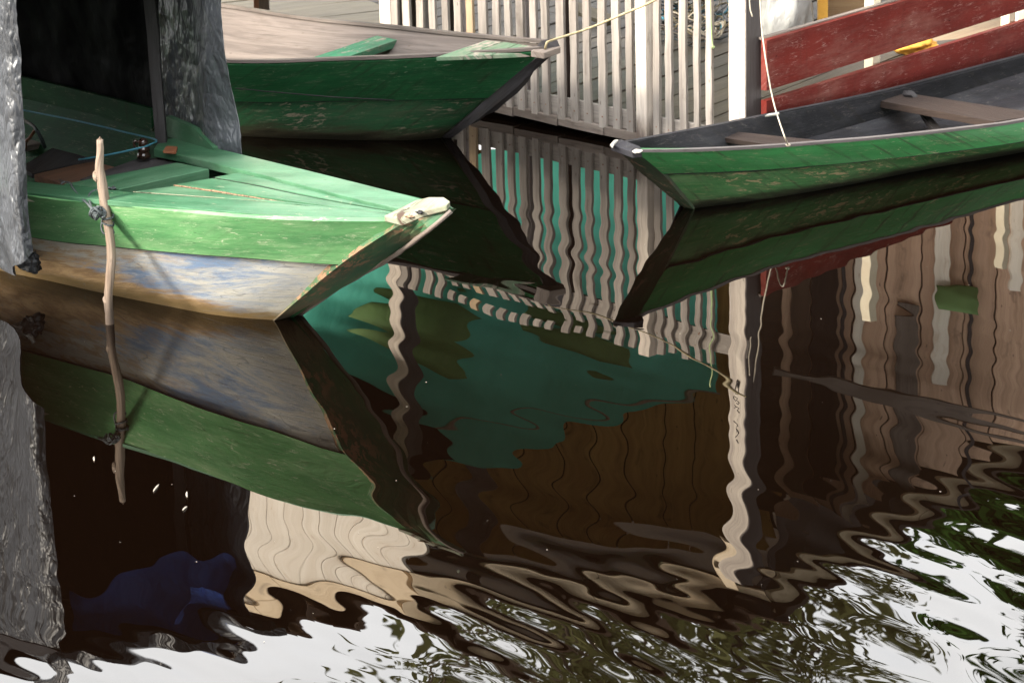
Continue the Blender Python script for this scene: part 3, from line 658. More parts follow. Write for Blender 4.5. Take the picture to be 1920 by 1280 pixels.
ftp = empty('tarpaulin', V((p45.x, p45.y, 0)), 'tall black plastic sheet on the far boat side, its front fold coloured grey as lit', 'tarpaulin')
surf('front_fold', outer, M['tarp_lit'], .004, ftp); surf('inner_sheet', inner, M['tarp_inner'], .004, ftp)
hang('blue_flap', [RP(340, 1150, 11.5), RP(385, 1152, 11.5), RP(432, 1150, 11.52)], [RP(352, 1092, 11.48), RP(385, 1084, 11.48), RP(425, 1094, 11.5)], M['blue'], 16, 20, .008, 2, 'small bright blue flap at the right corner of the tent roof, mirrored in the water', seed=5)
# roof of the tent: blue tarpaulin over black, hanging down in front
def lip(k): return V((0, -.04, 0))+V((0, 0, -k))
C_, D_ = B+back*2.7, A+back*2.7
e = 24; rows = []
drop = [.03+.03*abs(math.sin(i*.7)) for i in range(e)]
for f in (1, .75, .5, .25, 0):
    rows.append([A.lerp(B, i/(e-1))+V((-.05+.1*i/(e-1), -.05+.05*math.sin(i*.9), 0))+V((0, 0, -drop[i]*f-.03*(1-abs(2*i/(e-1)-1))*0+.02)) for i in range(e)])
for g_f in (.06, .2, .5, .8, 1):
    rows.append([A.lerp(B, i/(e-1)).lerp(D_.lerp(C_, i/(e-1)), g_f)+V((0, 0, .05+.012*math.sin(i*.8+g_f*9))) for i in range(e)])
tag(surf('tarpaulin', rows, M['tarp'], .004, None), 'grey black plastic stretched over the tent roof of the light green boat', 'tarpaulin')
bt_ = [RP(130, 1215, 11.7), RP(220, 1215, 11.7), RP(330, 1212, 11.72), RP(445, 1205, 11.74)]
bb_ = [RP(128, 1110, 11.7), RP(180, 1112, 11.7), RP(235, 1070, 11.7), RP(300, 1048, 11.7), RP(345, 1033, 11.72), RP(375, 1062, 11.72), RP(420, 1028, 11.74), RP(445, 1060, 11.74)]
hang('blue_tarpaulin', bt_, bb_, M['blue'], 20, 40, .012, 2, 'blue tarpaulin hanging under the tent roof, seen upside down in the lower left water', seed=21)
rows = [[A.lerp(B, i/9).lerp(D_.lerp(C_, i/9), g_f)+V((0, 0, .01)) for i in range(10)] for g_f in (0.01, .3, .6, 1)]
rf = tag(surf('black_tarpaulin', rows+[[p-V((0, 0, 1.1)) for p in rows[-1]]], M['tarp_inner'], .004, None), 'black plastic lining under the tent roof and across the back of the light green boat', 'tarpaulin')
tf = empty('tent_frame', A, 'dark wooden rails carrying the tent roof over the light green boat', 'frame')
board('rail', A+V((0, .02, -.01)), B+V((0, .02, -.01)), .04, .03, M['dark_wood'], tf); board('rail', A+V((0, 0, -.02)), D_+V((0, 0, -.02)), .04, .03, M['dark_wood'], tf); board('rail', B+V((0, 0, -.02)), C_+V((0, 0, -.02)), .04, .03, M['dark_wood'], tf)

# ---------------------------------------------------------------- mooring stick and its rope
st = [P(205, 607, 0)+V((0.012, 0, -.5)), P(206, 607, 0), ]
base = P(206, 607, 0); yy = base.y
def S(u, v): return DP(u, v, yy)
pts = [base+V((0, 0, -.45)), base+V((0, 0, -.02)), S(205, 590), S(203, 560), S(206, 520), S(209, 480), S(206, 445), S(201, 410), S(195, 370), S(190, 335), S(186, 312), S(188, 285), S(187, 262)]
ra = [.015, .0155, .0155, .0155, .018, .0165, .0165, .018, .017, .0185, .020, .0165, .012]
stick = empty('mooring_stick', base, 'crooked pale driftwood stick standing in the water against the light green boat', 'stick')
ps = crv(pts, 70); rads = list(np.interp(np.linspace(0, 1, 70), np.linspace(0, 1, len(ra)), ra))
tube('shaft', ps, rads, M['stick'], stick, 12, .05)
lump('knot', S(180, 330), .012, .014, .022, M['stick'], stick, 3, 10, .15); lump('knot', S(199, 562), .012, .014, .02, M['stick'], stick, 4, 10, .15)
for k in range(5): tube('splinter', [S(183+k*2.2, 268), S(182+k*2.6, 256+abs(k-2)*3)], [.004, .0012], M['stick'], stick, 5)
def wrap(v0, turns, r_, tilt=0, du=0):
    o = []
    for i in range(int(turns*14)+1):
        an = i/14*2*math.pi; c = S(202+du, v0+i*.28); o.append(c+V((r_*math.cos(an), r_*math.sin(an), tilt*math.cos(an))))
    return o
rp = empty('mooring_rope', S(195, 400), 'black and grey rope knotted round the driftwood stick and the boat edge', 'rope')
tube('coil', wrap(405, 1.3, .022, .004), .0042, M['rope_k'], rp, 6, .15)
tube('coil', wrap(416, 1.2, .022, -.006), .0042, M['rope_k'], rp, 6, .15)
tube('coil', [S(192, 408), S(190, 425), S(194, 437), S(206, 441), S(213, 436), S(208, 426)], .0042, M['rope_k'], rp, 6, .15, 24)
for k in range(6):
    c = S(180+k*2.2, 392+(k % 3)*4); a0 = k*1.3
    tube('knot', [c+V((.020*math.cos(a0+t_), .014*math.sin(a0+t_*1.3)-.03, .015*math.sin(a0*2+t_*1.7))) for t_ in np.linspace(0, 5.5, 16)], .0042, M['rope_k'], rp, 6, .15)
tube('rope_end', [S(176, 392)+V((0, -.02, 0)), P(162, 380, .47), P(147, 366, .475), P(136, 352, .476), P(133, 345, .476), P(124, 341, .474)], .0048, M['rope_k'], rp, 6, .15, 30)
tube('rope_end', [S(174, 390)+V((0, -.02, 0)), P(167, 372, .478), P(170, 362, .482), P(182, 356, .485), P(200, 352, .49), P(216, 354, .49), P(212, 350, .49)], .0048, M['rope_k'], rp, 6, .15, 30)
for k in range(7): tube('strand', [P(124, 341, .474), P(112+random.uniform(-3, 3), 336+k*1.6, .474)], .0011, M['rope_k'], rp, 4)

# ---------------------------------------------------------------- picket fence
Fa = V((-.527, 14.97, 0)); Fb = V((1.075, 13.26, 0)); fd = (Fb-Fa).normalized(); fnrm = V((fd.y, -fd.x, 0))   # normal towards the viewer
if fnrm.y > 0: fnrm = -fnrm
def FX(u, v=60): return PL(u, v, Fa, Fb)
fence = empty('picket_fence', Fa, 'weathered grey picket fence of narrow uprights along the deck edge between the boats', 'fence')
z0f = lambda u: .068
edges = [640+x/2.4 for x in (240, 290, 350, 408, 468, 520, 575, 628, 693, 745, 800, 860, 912, 978, 1040, 1098, 1165, 1230, 1292, 1412, 1468, 1532, 1595, 1650)]
wid = [15, 17, 17, 15, 14, 16, 16, 19, 16, 14, 17, 15, 15, 18, 16, 16, 17, 17, 15, 15, 15, 16, 13, 15]
warm = M['red_brown']
for i, (e_, w_) in enumerate(zip(edges, wid)):
    a = FX(e_); b_ = FX(e_+w_); c = (a+b_)/2; c.z = 0; wd = (b_-a).dot(fd)*.78; c = c-fd*wd*.14
    top = .965+random.uniform(-.012, .012); bot = .062+random.uniform(-.006, .006); lean = random.uniform(-.006, .006)
    mt = M['fence_wood']
    o = board('picket', c+V((0, 0, bot))+fnrm*.011, c+fd*lean+V((0, 0, top))+fnrm*.011, wd, .017, mt, fence, 9, .0022, fd, .0015)
    if i == 6: o.data.materials[0] = M['ply']; o['label'] = 'newer tan picket'
for e_, w_ in zip(edges, wid):
    a = FX(e_+w_*.42)
    for z_ in (.118, .85): tube('nail', [V((a.x, a.y, z_+random.uniform(-.008, .008)))+fnrm*.016, V((a.x, a.y, z_))+fnrm*.0215], .0028, M['rust'], fence, 6)
c = (FX(1198)+FX(1229))/2; c.z = -.3
board('post', c+fnrm*.02, V((c.x, c.y, .99))+fnrm*.02, .066, .05, M['post_wood'], fence, 8, .001, fd)
cA = FX(712)-fd*.35; cA.z = 0
board('bottom_rail', V((Fa.x, Fa.y, .118))-fd*.25-fnrm*.014, V((Fb.x, Fb.y, .118))-fnrm*.014, .088, .022, M['fence_wood'], fence, 14, .002, V((0, 0, 1)))
board('top_rail', V((Fa.x, Fa.y, .845))-fd*.25-fnrm*.014, V((Fb.x, Fb.y, .845))-fnrm*.014, .07, .022, M['fence_wood'], fence, 14, .002, V((0, 0, 1)))
# edge beams of the deck in several lengths
for k in range(9):
    a = Fa-fd*.4+fd*k*.31; b_ = a+fd*.302
    if (b_-Fb).dot(fd) > 0: break
    board('edge_beam', V((a.x, a.y, .050+random.uniform(-.004, .004)))-fnrm*.01, V((b_.x, b_.y, .048))-fnrm*.01, .044, .06, M['beam_wood'], fence, 3, .003, V((0, 0, 1)))
# posts
cp = PL(1397, 120, Fa, Fb); cp.z = 0   # the front right edge of the corner post
s_ = .10
pd = V((fd.x, fd.y, 0)); qd = -fnrm
c = cp-pd*s_/2+qd*s_/2
cpost = board('corner_post', V((c.x, c.y, -.4)), V((c.x, c.y, 1.98)), s_, s_, M['post_wood'], fence, 14, .0015, pd, .004)
board('shaded_side', V((c.x, c.y, -.4))+pd*(s_*.5+.004), V((c.x, c.y, 1.98))+pd*(s_*.5+.004), s_*.99, .006, M['side_shade'], fence, 8, .001, fnrm, .001)  # thin dark board paints the shade on the post's unlit face
lp = PL(724, 20, Fa, Fb); lp.z = 0
board('end_post', V((lp.x, lp.y, -.4))-fnrm*.04, V((lp.x, lp.y, 1.95))-fnrm*.04, .085, .10, M['post_wood'], fence, 12, .0015, fd, .004)
board('shaded_side', V((lp.x, lp.y, -.4))-fnrm*.04+fd*.047, V((lp.x, lp.y, 1.95))-fnrm*.04+fd*.047, .099, .006, M['side_shade'], fence, 8, .001, fnrm, .001)  # same painted shade for the end post's unlit face
# black marker strokes on the upper corner post
fc = c+fnrm*(s_/2+.0012)-fd*.006
def ink(pts, nm='marker_stroke'):
    tube(nm, [V((fc.x, fc.y, 0))+fd*x+V((0, 0, z_)) for x, z_ in pts], .0022, M['ink'], fence, 5)
sh = [[(0, 0), (.02, .002), (.022, .028), (.002, .03), (0, 0)], [(-.01, .05), (.012, .06), (.0, .08), (-.014, .066), (-.01, .05)], [(.01, .075), (.022, .085), (.012, .1), (.002, .09)],
      [(-.012, .11), (.0, .125), (-.016, .135)], [(.0, .12), (.018, .13), (.004, .145), (.02, .155)], [(-.006, .165), (.012, .175), (.016, .195), (.004, .21)], [(.0, .22), (.018, .24), (.002, .262)], [(.008, .275), (.016, .3)]]
for s_k in sh: ink([(x, 1.02+z_) for x, z_ in s_k])
# second row of brown uprights just behind the left part
for u in (734, 752, 800, 828, 943, 978, 1017):
    q = FX(u); back_ = V((q.x, q.y, 0))-fnrm*.16
    board('back_upright', back_+V((0, 0, .08)), back_+V((0, 0, .9)), .03 if u != 828 else .045, .03, M['brown_wood' if u in (734, 800, 1017) else 'lilac'], fence, 5, .002, fd)

# ---------------------------------------------------------------- deck boards (parts of the deck)
deck = bpy.data.objects.new('deck', None); deck.location = (0, 15, .1); COL.objects.link(deck); tag(deck, kind='structure')
dd = V((.56, .83, 0)).normalized(); dn = V((dd.y, -dd.x, 0)); Ra = P(1426, 169, .364); Rb = P(1907, 19, .364); rd = V((Rb.x-Ra.x, Rb.y-Ra.y, 0)).normalized()
k = 0; s0 = -5.2
def inter(o, d, a, b):   # distance along d from o to line ab
    nn = V((-(b.y-a.y), b.x-a.x, 0)); return (a-o).dot(nn)/d.dot(nn)
for i in range(66):
    s = -5.3+i*.135; o = V((.2, 12.0, 0))+dn*s
    t1 = inter(o, dd, Fa, Fb); p1 = o+dd*t1
    if p1.x > Fb.x:
        rp0 = V((Ra.x, Ra.y, 0)); t1 = inter(o, dd, rp0, rp0+rd); p1 = o+dd*t1
        if t1 < 0 or t1 > 9 or p1.y < 13: continue
    if p1.x < Fa.x-1.6: continue
    if p1.x < Fa.x-.25: t1 += .5
    t2 = (17.9-o.y)/dd.y
    if t2-t1 < .3: continue
    zz_ = .11+random.uniform(-.003, .003)
    mid_ = t1+(t2-t1)*random.uniform(.35, .65)
    board('deck_board', o+dd*(t1+.04)+V((0, 0, zz_)), o+dd*(mid_-.002)+V((0, 0, zz_+.002)), .126, .024, M['deck_wood'], deck, 6, .0025, dn)
    board('deck_board', o+dd*(mid_+.003)+V((0, 0, zz_)), o+dd*t2+V((0, 0, zz_)), .126, .024, M['deck_wood'], deck, 5, .0025, dn)
# walkway on the left, wide pale boards
walk = bpy.data.objects.new('walkway', None); walk.location = (-2, 16, .1); COL.objects.link(walk); tag(walk, kind='structure')
wd_ = V((.90, .43, 0)).normalized(); wn = V((-wd_.y, wd_.x, 0))
for i in range(8):
    o = P(560, 62, .13)+wn*(i*.35-.25)
    board('walkway_board', o-wd_*(1.9+random.uniform(0, .2))+V((0, 0, random.uniform(-.006, .006))), V(o+wd_*(.62+i*.02)), .34, .028, M['walk_wood'], walk, 8, .004, wn)
q = P(492, 30, .13); g = empty('short_post', q, 'short squared post of pinkish wood on the pale walkway boards', 'post')
board('post_core', q-V((-.01, 0, .0)), q+V((.03, 0, .55)), .055, .05, M['pale_wood'], g, 4, .002, V((1, 0, 0))); board('side_batten', q-V((.03, .01, 0)), q+V((-.03, -.01, .50)), .03, .03, M['red_brown'], g, 4, .002, V((1, 0, 0)))

# ---------------------------------------------------------------- red board railing on the right
def RX(u, v): return PL(u, v, Ra, Rb)
rail = empty('red_board_railing', V((Ra.x, Ra.y, .1)), 'railing of two wide scuffed red boards running back from the corner post', 'railing')
def redboard(t0, b0, t1, b1):
    a = crv([RX(*t0), RX(*t1)], 22); b_ = crv([RX(*b0), RX(*b1)], 22)
    rows = [[a[i].lerp(b_[i], f) for i in range(22)] for f in (0, .25, .5, .75, 1)]
    return surf('red_board', rows, M['red_paint'], .03, rail, smooth=False)
redboard((1427, 75), (1427, 169), (2060, -106), (2060, -30)); redboard((1427, 188), (1427, 256), (2060, -8), (2060, 60))
tp = crv([RX(1427, 74), RX(2060, -107)], 10); surf('board_edge', [[p+V((0, -.002, .004)) for p in tp], [p+V((-.01, .03, .004)) for p in tp]], M['beam_wood'], .008, rail)
for u_, w_ in ((1646, .062), (1899, .05), (2040, .05)):
    q = RX(u_, 60); q = V((q.x, q.y, .0))+V((-.02, .05, 0)); board('rail_post', q+V((0, 0, -.3)), q+V((0, 0, .97)), w_, .05, M['cream_post'], rail, 4, .001, rd)
# things standing on the deck behind the railing
q = P(1542, 75, .13); y1 = empty('yellow_post', q, 'yellow painted post behind the left end of the red railing', 'post')
board('post_shaft', q, q+V((.0, 0, .9)), .05, .05, M['yellow'], y1, 4, .001, V((1, 0, 0)))
q = P(1600, 45, .13); bx = empty('plywood_box', q, 'open tan plywood box on the deck behind the red railing', 'box')
for a_, b_, nm in ((V((-.14, 0, 0)), V((.14, 0, 0)), 'front_panel'), (V((.14, 0, 0)), V((.14, .25, 0)), 'side_panel'), (V((-.14, 0, 0)), V((-.14, .25, 0)), 'side_panel'), (V((-.14, .25, 0)), V((.14, .25, 0)), 'back_panel')):
    board(nm, q+a_+V((0, 0, .14)), q+b_+V((0, 0, .14)), .28, .015, M['ply'], bx, 3, .001, V((0, 0, 1)))
q = P(1800, 62, .13); bx = empty('plywood_sheet', q, 'pale plywood sheet lying behind the gap between the red boards', 'board')
board('sheet', q+V((-.3, -.1, 0)), q+V((.5, .5, .05)), .35, .015, M['ply'], bx, 4, .001, V((-.5, .5, .1)))
tag(lump('orange_cloth', P(1715, 88, .16), .11, .06, .035, M['yellow'], None, 6, 16, .35), 'crumpled orange yellow cloth on the deck seen through the gap in the red railing', 'cloth')
tag(lump('plastic_sack', P(1476, 42, .26)+V((0, .1, 0)), .15, .13, .24, M['sack'], None, 12, 26, .16), 'crumpled translucent white plastic sack beside the corner post', 'sack')
# net pile and ropes behind the fence
np_ = empty('fishing_net_pile', P(1290, 70, .13), 'tangled pile of blue, black and pale cords on the deck behind the fence', 'fishing net')
for k in range(46):
    c = P(random.gauss(1292, 24), random.uniform(28, 80), .15); r_ = random.uniform(.05, .15); ph = random.uniform(0, 6); h0 = random.uniform(0, .12)
    pts = [c+V((r_*math.cos(t_+ph)*1.3, r_*math.sin(t_*1.1+ph), h0+.03*math.sin(t_*2.3+ph*2))) for t_ in np.linspace(0, random.uniform(3, 6), 18)]
    tube('cord', pts, random.choice([.003, .004, .006]), M[random.choice(['rope_b', 'rope_k', 'rope_k', 'rope_w', 'beam_wood', 'rope_y'])], np_, 5)
q = P(1100, 30, .14); lb = tag(board('loose_plank', P(1060, 8, .2), P(1150, 42, .16), .09, .025, M['walk_wood'], None, 4, .001, V((.3, .9, .2))), 'pale loose plank lying across the deck behind the middle of the fence', 'plank')
tag(board('loose_plank', P(1330, 22, .16), P(1290, -60, .5), .022, .02, M['ply'], None, 3, .001), 'thin tan batten leaning over the net pile behind the fence', 'batten')

# ropes
bowm = P(1025, 82, .60)
tag(tube('bow_rope', [P(1022, 92, .575), bowm, P(1034, 76, .61), DP(1100, 55, 13.33), DP(1170, 26, 13.3), DP(1240, -6, 13.26), DP(1400, -105, 13.2)], .0055, M['rope_y'], None, 7, .1, 60), 'tan rope rising from the bow of the dark green boat across the pickets', 'rope')
tag(tube('thin_cord', [P(1478, 273, .27), P(1468, 248, .34), DP(1450, 190, 13.0), DP(1437, 120, 13.1), DP(1428, 50, 13.2), DP(1424, -10, 13.25), DP(1410, -120, 13.3)], .0035, M['rope_w'], None, 6, .1, 50), 'thin white cord rising from the edge of the narrow green boat past the corner post', 'cord')
lump('knot', P(1478, 272, .272), .010, .008, .006, M['rope_w'], bpy.data.objects['thin_cord'], 4, 8, .3)
q1 = FX(1340, 5)+fnrm*.03; q2 = FX(1343, 84)+fnrm*.03
tag(tube('green_string', [q1+V((0, 0, .3)), q1, q2, q2+V((.01, 0, -.01))], [.003, .003, .003, .008], M['rope_g'], None, 6, .1, 20), 'pale green string hanging down a picket left of the corner post', 'string')
q1 = cp+pd*.02+fnrm*.0; 
tag(tube('hanging_line', [DP(1405, -60, 13.15), DP(1406, 10, 13.14), DP(1411, 32, 13.13)], .003, M['rope_w'], None, 6, .1, 16), 'short white cord end hanging on the dark side of the corner post', 'cord')

# ---------------------------------------------------------------- stilt house over the deck
K0 = RP(778, 1108, 13.9); KL = V((K0.x-.684*3.4, K0.y+.73*3.4, K0.z+.297*3.4)); E1 = RP(1445, 1108, 13.95); E2 = RP(1960, 850, 16.6)
E1.z = 2.33; E2.z = 2.45
house = empty('stilt_house', V((0, 16.5, .1)), 'wooden stilt house with tan eave board and cream upper wall, mirrored in the water', 'house')
def seg(nm, a, b, k, wid_, th_, mat, side=V((0, 0, 1))):
    for i in range(k):
        board(nm, a.lerp(b, i/k), a.lerp(b, (i+1)/k-.002), wid_, th_, mat, house, 4, .003, side)
seg('fascia_board', KL, K0, 3, .13, .03, M['fascia']); seg('fascia_board', K0, E1, 2, .13, .03, M['fascia']); seg('fascia_board', E1+V((.02, .05, 0)), E2, 2, .10, .03, M['fascia'])
R0_, R1_ = V((-3.2, 18.8, 3.75)), V((1.9, 18.8, 3.55))
eave = lambda t_: KL.lerp(K0, t_/.45) if t_ < .45 else K0.lerp(E1, (t_-.45)/.55)
WY = 16.5
# roof boards run from eave to ridge, individually
nb_ = 30
for i in range(nb_):
    a0_ = eave(i/nb_); a1_ = R0_.lerp(R1_, i/nb_); a0_ = V((a0_.x, a0_.y-.14, a0_.z+.02)); wdt = .16
    board('roof_board', a0_+V((wdt/2, 0, .07+.02*(i % 2))), a1_+V((wdt/2, 0, .07+.02*(i % 2))), wdt*1.12, .022, M['roof_wood'], house, 4, .004, V((1, 0, 0)))
slab('hip_board', [V((E1.x-.05, E1.y-.12, E1.z+.10)), V((E2.x+.1, E2.y, E2.z+.08)), V((E2.x+.2, 18.8, 2.5)), V((2.0, 18.8, 3.0))], .03, M['roof_wood'], house)
xsplit = RP(1405, 800, WY).x
surf('wall_back', [[V((x_, WY-.68, 2.70)) for x_ in (-5.2, -2, 0, xsplit+.1)], [V((x_, WY-.68, .49)) for x_ in (-5.2, -2, 0, xsplit+.1)]], M['roof_wood'], .02, house, smooth=False)
surf('wall_back', [[V((x_, WY-1.06, 2.44-max(0, x_-1.5)*.36)) for x_ in (xsplit-.05, 1.5, 3, 4.7)], [V((x_, WY-1.06, .49)) for x_ in (xsplit-.05, 1.5, 3, 4.7)]], M['roof_wood'], .02, house, smooth=False)
surf('ceiling', [[eave(t_)+V((0, .1, .06)) for t_ in (0, .2, .44, .46, .7, .98)], [R0_.lerp(R1_, t_)+V((0, 0, .04)) for t_ in (0, .2, .44, .46, .7, .98)]], M['ply'], .01, house, smooth=False)
seg('eave_beam', K0+V((0, .14, -.02)), E1+V((0, .14, -.02)), 4, .07, .06, M['roof_wood'])
# back wall of vertical boards
xL, xR = -5.2, 4.6; x = xL
xsplit = RP(1405, 800, WY).x
while x < xR:
    w_ = random.uniform(.16, .23); brown = x > xsplit
    topz = 2.72
    yy_ = WY+random.uniform(-.006, .006)
    if brown: yy_ -= 1.1; topz = 2.46-max(0, x-1.5)*.36
    else: yy_ -= .72
    o = board('wall_board', V((x+w_/2, yy_, .48)), V((x+w_/2, yy_, topz)), w_-.008, .02, M['wall_brown'] if brown else M['ochre'], house, 4, .002, V((1, 0, 0)), 0)
    x += w_
# cream upper wall hanging from the eave on the left
cdv = V((-.684, .73, 0)); L_c = 3.3; x = .0
while x < L_c:
    w_ = random.uniform(.12, .16); c_ = V((K0.x, K0.y, 0))+cdv*(x+w_/2)+V((.02, .025, 0))
    board('cream_board', V((c_.x, c_.y, 1.75)), V((c_.x, c_.y, K0.z+.297*(x+w_/2)-.02)), w_-.005, .018, M['cream_board'], house, 4, .0015, cdv, 0)
    x += w_
c_ = V((K0.x+.03, K0.y+.04, 1.72)); board('sill_beam', c_, c_+cdv*L_c, .07, .06, M['cream_board'], house, 6, .002)
for t_ in (3.1,): c_ = V((K0.x, K0.y+.12, -.4))+cdv*t_; board('house_post', c_, V((c_.x, c_.y, 2.3+.25*t_)), .09, .09, M['lilac'], house, 6, .002, V((1, 0, 0)))
q = RP(893, 940, 15.6); board('house_post', V((q.x, 15.6, .42)), V((q.x, 15.6, 2.75)), .13, .1, M['lilac'], house, 6, .002, V((1, 0, 0)))
board('house_post', V((cp.x-.03, cp.y+.35, 1.9)), V((cp.x-.03, cp.y+.62, 2.3)), .08, .08, M['fascia'], house, 3)
q = RP(1905, 450, 15.2); board('house_post', V((q.x, 15.2, .12)), V((q.x, 15.2, RP(1905, 540, 15.2).z)), .06, .06, M['cream_board'], house, 5, .002, V((1, 0, 0)))
WB = WY-1.15
for u_ in (1580, 1816): q = RP(u_, 700, WB); board('batten', V((q.x, WB, .5)), V((q.x, WB, 2.4)), .02, .02, M['dark_wood'], house, 4, .002, V((1, 0, 0)))
for u_, w_, z0_, z1_, mm in ((1500, .10, .6, 2.3, 'roof_wood'), (1545, .14, .9, 2.3, 'brown_wood'), (1610, .05, .6, 2.4, 'cream_board'), (1700, .12, 1.3, 2.4, 'beam_wood'), (1765, .08, .6, 1.7, 'cream_board')):
    q = RP(u_, 600, WB); board('wall_patch', V((q.x, WB, z0_)), V((q.x, WB, z1_)), w_, .012, M[mm], house, 4, .002, V((1, 0, 0)))
board('handrail', RP(1450, 690, WB-.15), RP(1990, 820, WB-.15), .05, .03, M['beam_wood'], house, 6, .003)
# green tarpaulin hung on the porch
ut = [520, 640, 820, 930, 1020, 1060, 1130, 1200, 1270, 1345]; vt = [830, 850, 868, 862, 845, 808, 795, 765, 745, 735]
top = [RP(u_, v_, 15.5) for u_, v_ in zip(ut, vt)]
bot = [V((p.x, p.y, .41+.01*(i % 2)+(.12 if i < 3 else 0))) for i, p in enumerate(top)]
hang('green_tarpaulin', top, bot, M['green_sheet'], 40, 90, .012, 2.6, 'large green tarpaulin hung across the porch behind the picket fence, seen in the water', seed=9)
tb = [RP(650, 520, 15.35), RP(690, 600, 15.35)]
def patch(nm, poly, dist, mat, label, cat='cloth'):
    c = [RP(u_, v_, dist) for u_, v_ in poly]; k = len(c); m_ = sum(c, V((0, 0, 0)))/k
    vs = c+[p+V((0, .02, 0)) for p in c]+[m_+V((0, -.03, 0)), m_+V((0, .03, 0))]
    fs = []
    for i in range(k):
        j = (i+1) % k; fs += [(i, j, 2*k), (k+j, k+i, 2*k+1), (j, i, k+i, k+j)]
    o = mk(nm, vs, fs, mat, None, [(p.x, p.z) for p in vs], True)
    return tag(o, label, cat)
patch('green_cloth', [(700, 560), (860, 560), (900, 600), (850, 640), (880, 700), (840, 720), (730, 640), (650, 600)], 15.3, M['olive_sheet'], 'olive cloth hanging beside the left fence post in front of the green tarpaulin')
patch('green_cloth', [(980, 585), (1060, 600), (1180, 650), (1185, 690), (1120, 690), (1040, 650), (980, 630)], 15.3, M['olive_sheet'], 'long olive cloth hanging in front of the middle of the green tarpaulin')
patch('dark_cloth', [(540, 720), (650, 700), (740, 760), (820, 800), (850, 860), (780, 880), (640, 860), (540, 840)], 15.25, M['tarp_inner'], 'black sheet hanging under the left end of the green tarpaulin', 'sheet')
patch('small_green_cloth', [(1755, 540), (1832, 545), (1835, 590), (1760, 585)], WB-.04, M['olive_sheet'], 'small green cloth pinned to the brown board wall')
board('wash_line', RP(520, 835, 15.48), RP(1350, 732, 15.48), .012, .012, M['rope_w'], house, 10, .004)

# floating husks on the water
for i, (u_, v_, l_) in enumerate(((292, 915, .05), (350, 927, .035), (346, 953, .03), (176, 860, .03))):
    c = P(u_, v_, .002); a0 = (1.1, 1.9, .8, 2.0)[i]
    pts = [c+V((math.cos(a0)*t_*l_*.5+.006*t_*t_, math.sin(a0)*t_*l_*1.6, 0.001)) for t_ in np.linspace(-.5, .5, 8)]
    tag(tube('floating_husk', pts, [.0008, .0028, .003, .0028, .0008], M['husk'], None, 6), ('largest curved pale husk floating below the stick', 'straight pale husk floating right of the largest one', 'small slanted pale husk floating lowest of the four', 'faint pale husk floating left of the stick')[i], 'husk', 'husks floating in the black reflection')

# ---------------------------------------------------------------- trees
def tree(x, y, h, cr_, ch, nleaf, mat, label, seed, size=.11, zc=None, name='broadleaf_tree'):
    r = np.random.default_rng(seed); root = empty(name, V((x, y, .3)), label, 'tree', 'trees on the bank behind the house')
    tube('trunk', [V((x, y, .2)), V((x+.1, y, h*.4)), V((x-.1, y+.1, h*.75)), V((x, y, h*.95))], [.2, .15, .09, .03], M['bark'], root, 9, .06, 14)
    zc = zc or h*.75
    cl = []; 
    for k in range(26):
        d = r.normal(size=3); d /= np.linalg.norm(d); rad = r.uniform(.35, 1)
        cl.append((x+d[0]*cr_*rad, y+d[1]*cr_*rad, zc+d[2]*ch*rad, r.uniform(.25, .5)*cr_*.55))
    for c in cl[:14]:
        tube('limb', [V((x, y, h*.55+r.uniform(-.1, .2)*h*.3)), V(((x+c[0])/2, (y+c[1])/2, c[2]*.55+h*.28)), V(c[:3])], [.06, .035, .012], M['bark'], root, 6, .05, 8)
    vs, fs = [], []
    idx = r.integers(0, len(cl), nleaf); cc = np.array(cl)[idx]
    pos_ = cc[:, :3]+r.normal(size=(nleaf, 3))*cc[:, 3:4]*np.array([1, 1, .75])
    a = r.normal(size=(nleaf, 3)); a /= np.linalg.norm(a, axis=1)[:, None]; b_ = np.cross(a, r.normal(size=(nleaf, 3))); b_ /= np.linalg.norm(b_, axis=1)[:, None]
    s = size*r.uniform(.6, 1.4, (nleaf, 1))
    q = np.stack([pos_-a*s, pos_+b_*s*.42, pos_+a*s, pos_-b_*s*.42], 1).reshape(-1, 3)
    me = bpy.data.meshes.new('crown'); me.vertices.add(len(q)); me.vertices.foreach_set('co', q.ravel())
    me.loops.add(nleaf*4); me.loops.foreach_set('vertex_index', np.arange(nleaf*4)); me.polygons.add(nleaf)
    me.polygons.foreach_set('loop_start', np.arange(0, nleaf*4, 4)); me.polygons.foreach_set('loop_total', np.full(nleaf, 4)); me.update()
    me.materials.append(mat); o = bpy.data.objects.new('crown', me); link(o, root); return root
tree(.2, 27, 9.6, 2.3, 1.8, 2300, M['leaf'], 'thin crowned olive tree rising behind the middle of the house roof', 1, .13, 8.6)
tree(2.0, 29, 10.4, 1.9, 1.8, 1900, M['leaf'], 'thin crowned olive tree just right of the middle one behind the house', 2, .13, 9.0)
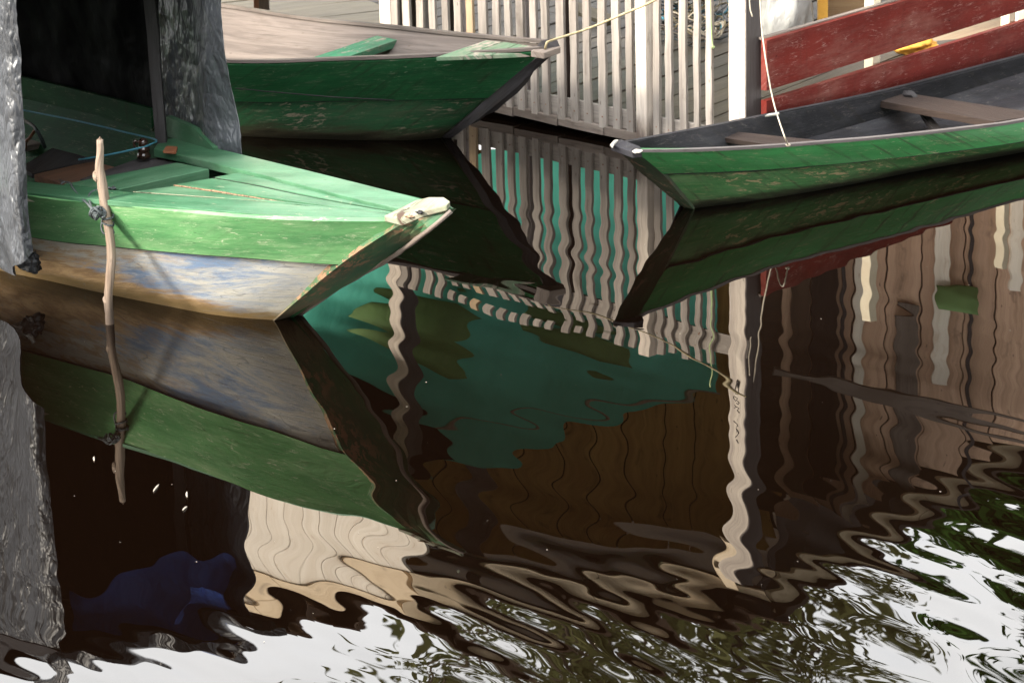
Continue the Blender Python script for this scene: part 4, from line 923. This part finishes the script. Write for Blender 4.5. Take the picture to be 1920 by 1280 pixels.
tree(5.5, 22, 9.8, 2.2, 3.2, 22000, M['leaf_dark'], 'dense dark green tree behind the right end of the house', 3, .13, 6.3)
# unseen trees added behind and beside the viewer to block sky light
occ = (((-8, -6, 9), 'leftmost of the added sky-blocking trees behind the viewer'), ((-2, -7, 8.5), 'added sky-blocking tree straight behind the viewer on the left'), ((4, -7, 9), 'added sky-blocking tree straight behind the viewer on the right'), ((9, -1, 16), 'added sky-blocking tree behind the viewer at the bend of the right bank'),
       ((9, 5, 16), 'added sky-blocking tree on the right bank level with the viewer'), ((9, 11.5, 15), 'added sky-blocking tree on the right bank level with the boats'), ((12.5, 17, 15), 'added sky-blocking tree on the right bank beyond the house'))
for k_, ((x_, y_, h_), lb_) in enumerate(occ):
    tree(x_, y_, h_, 3.7, h_*.44, 15000, M['leaf_dark'], lb_, 20+k_, .38, h_*.52)
for k_, (x_, y_, h_) in enumerate(((-13, -9, 9), (-20, -3, 9), (-22, 5, 8.5), (-21, 14, 8.5))):  # low unseen trees added to the left to cut low sky light
    tree(x_, y_, h_, 3.6, 3.6, 14000, M['leaf_dark'], ('added low sky-blocking tree behind the viewer to the left', 'added low sky-blocking tree on the left bank nearest the viewer', 'added low sky-blocking tree on the left bank level with the boats', 'added low sky-blocking tree on the left bank beyond the boats')[k_], 30+k_, .2, h_*.55)

# dust and flecks floating on the water, past counting
vs, fs = [], []
for k in range(60):
    c = P(random.uniform(0, 1920), random.uniform(420, 1270), .0015); a0 = random.uniform(0, 6.28); l_ = random.uniform(.0010, .0022)*random.choice([1, 1, 1, 1.8]); w_ = l_*random.uniform(.3, .9)
    d_ = V((math.cos(a0), math.sin(a0), 0)); e_ = V((-d_.y, d_.x, 0)); b0 = len(vs)
    vs += [c-d_*l_, c-e_*w_, c+d_*l_, c+e_*w_, c+V((0, 0, .0005))]; fs += [(b0, b0+1, b0+4), (b0+1, b0+2, b0+4), (b0+2, b0+3, b0+4), (b0+3, b0, b0+4)]
tag(mk('floating_dust', vs, fs, M['husk']), 'tiny pale flecks of dust floating on the dark water', 'dust', kind='stuff')
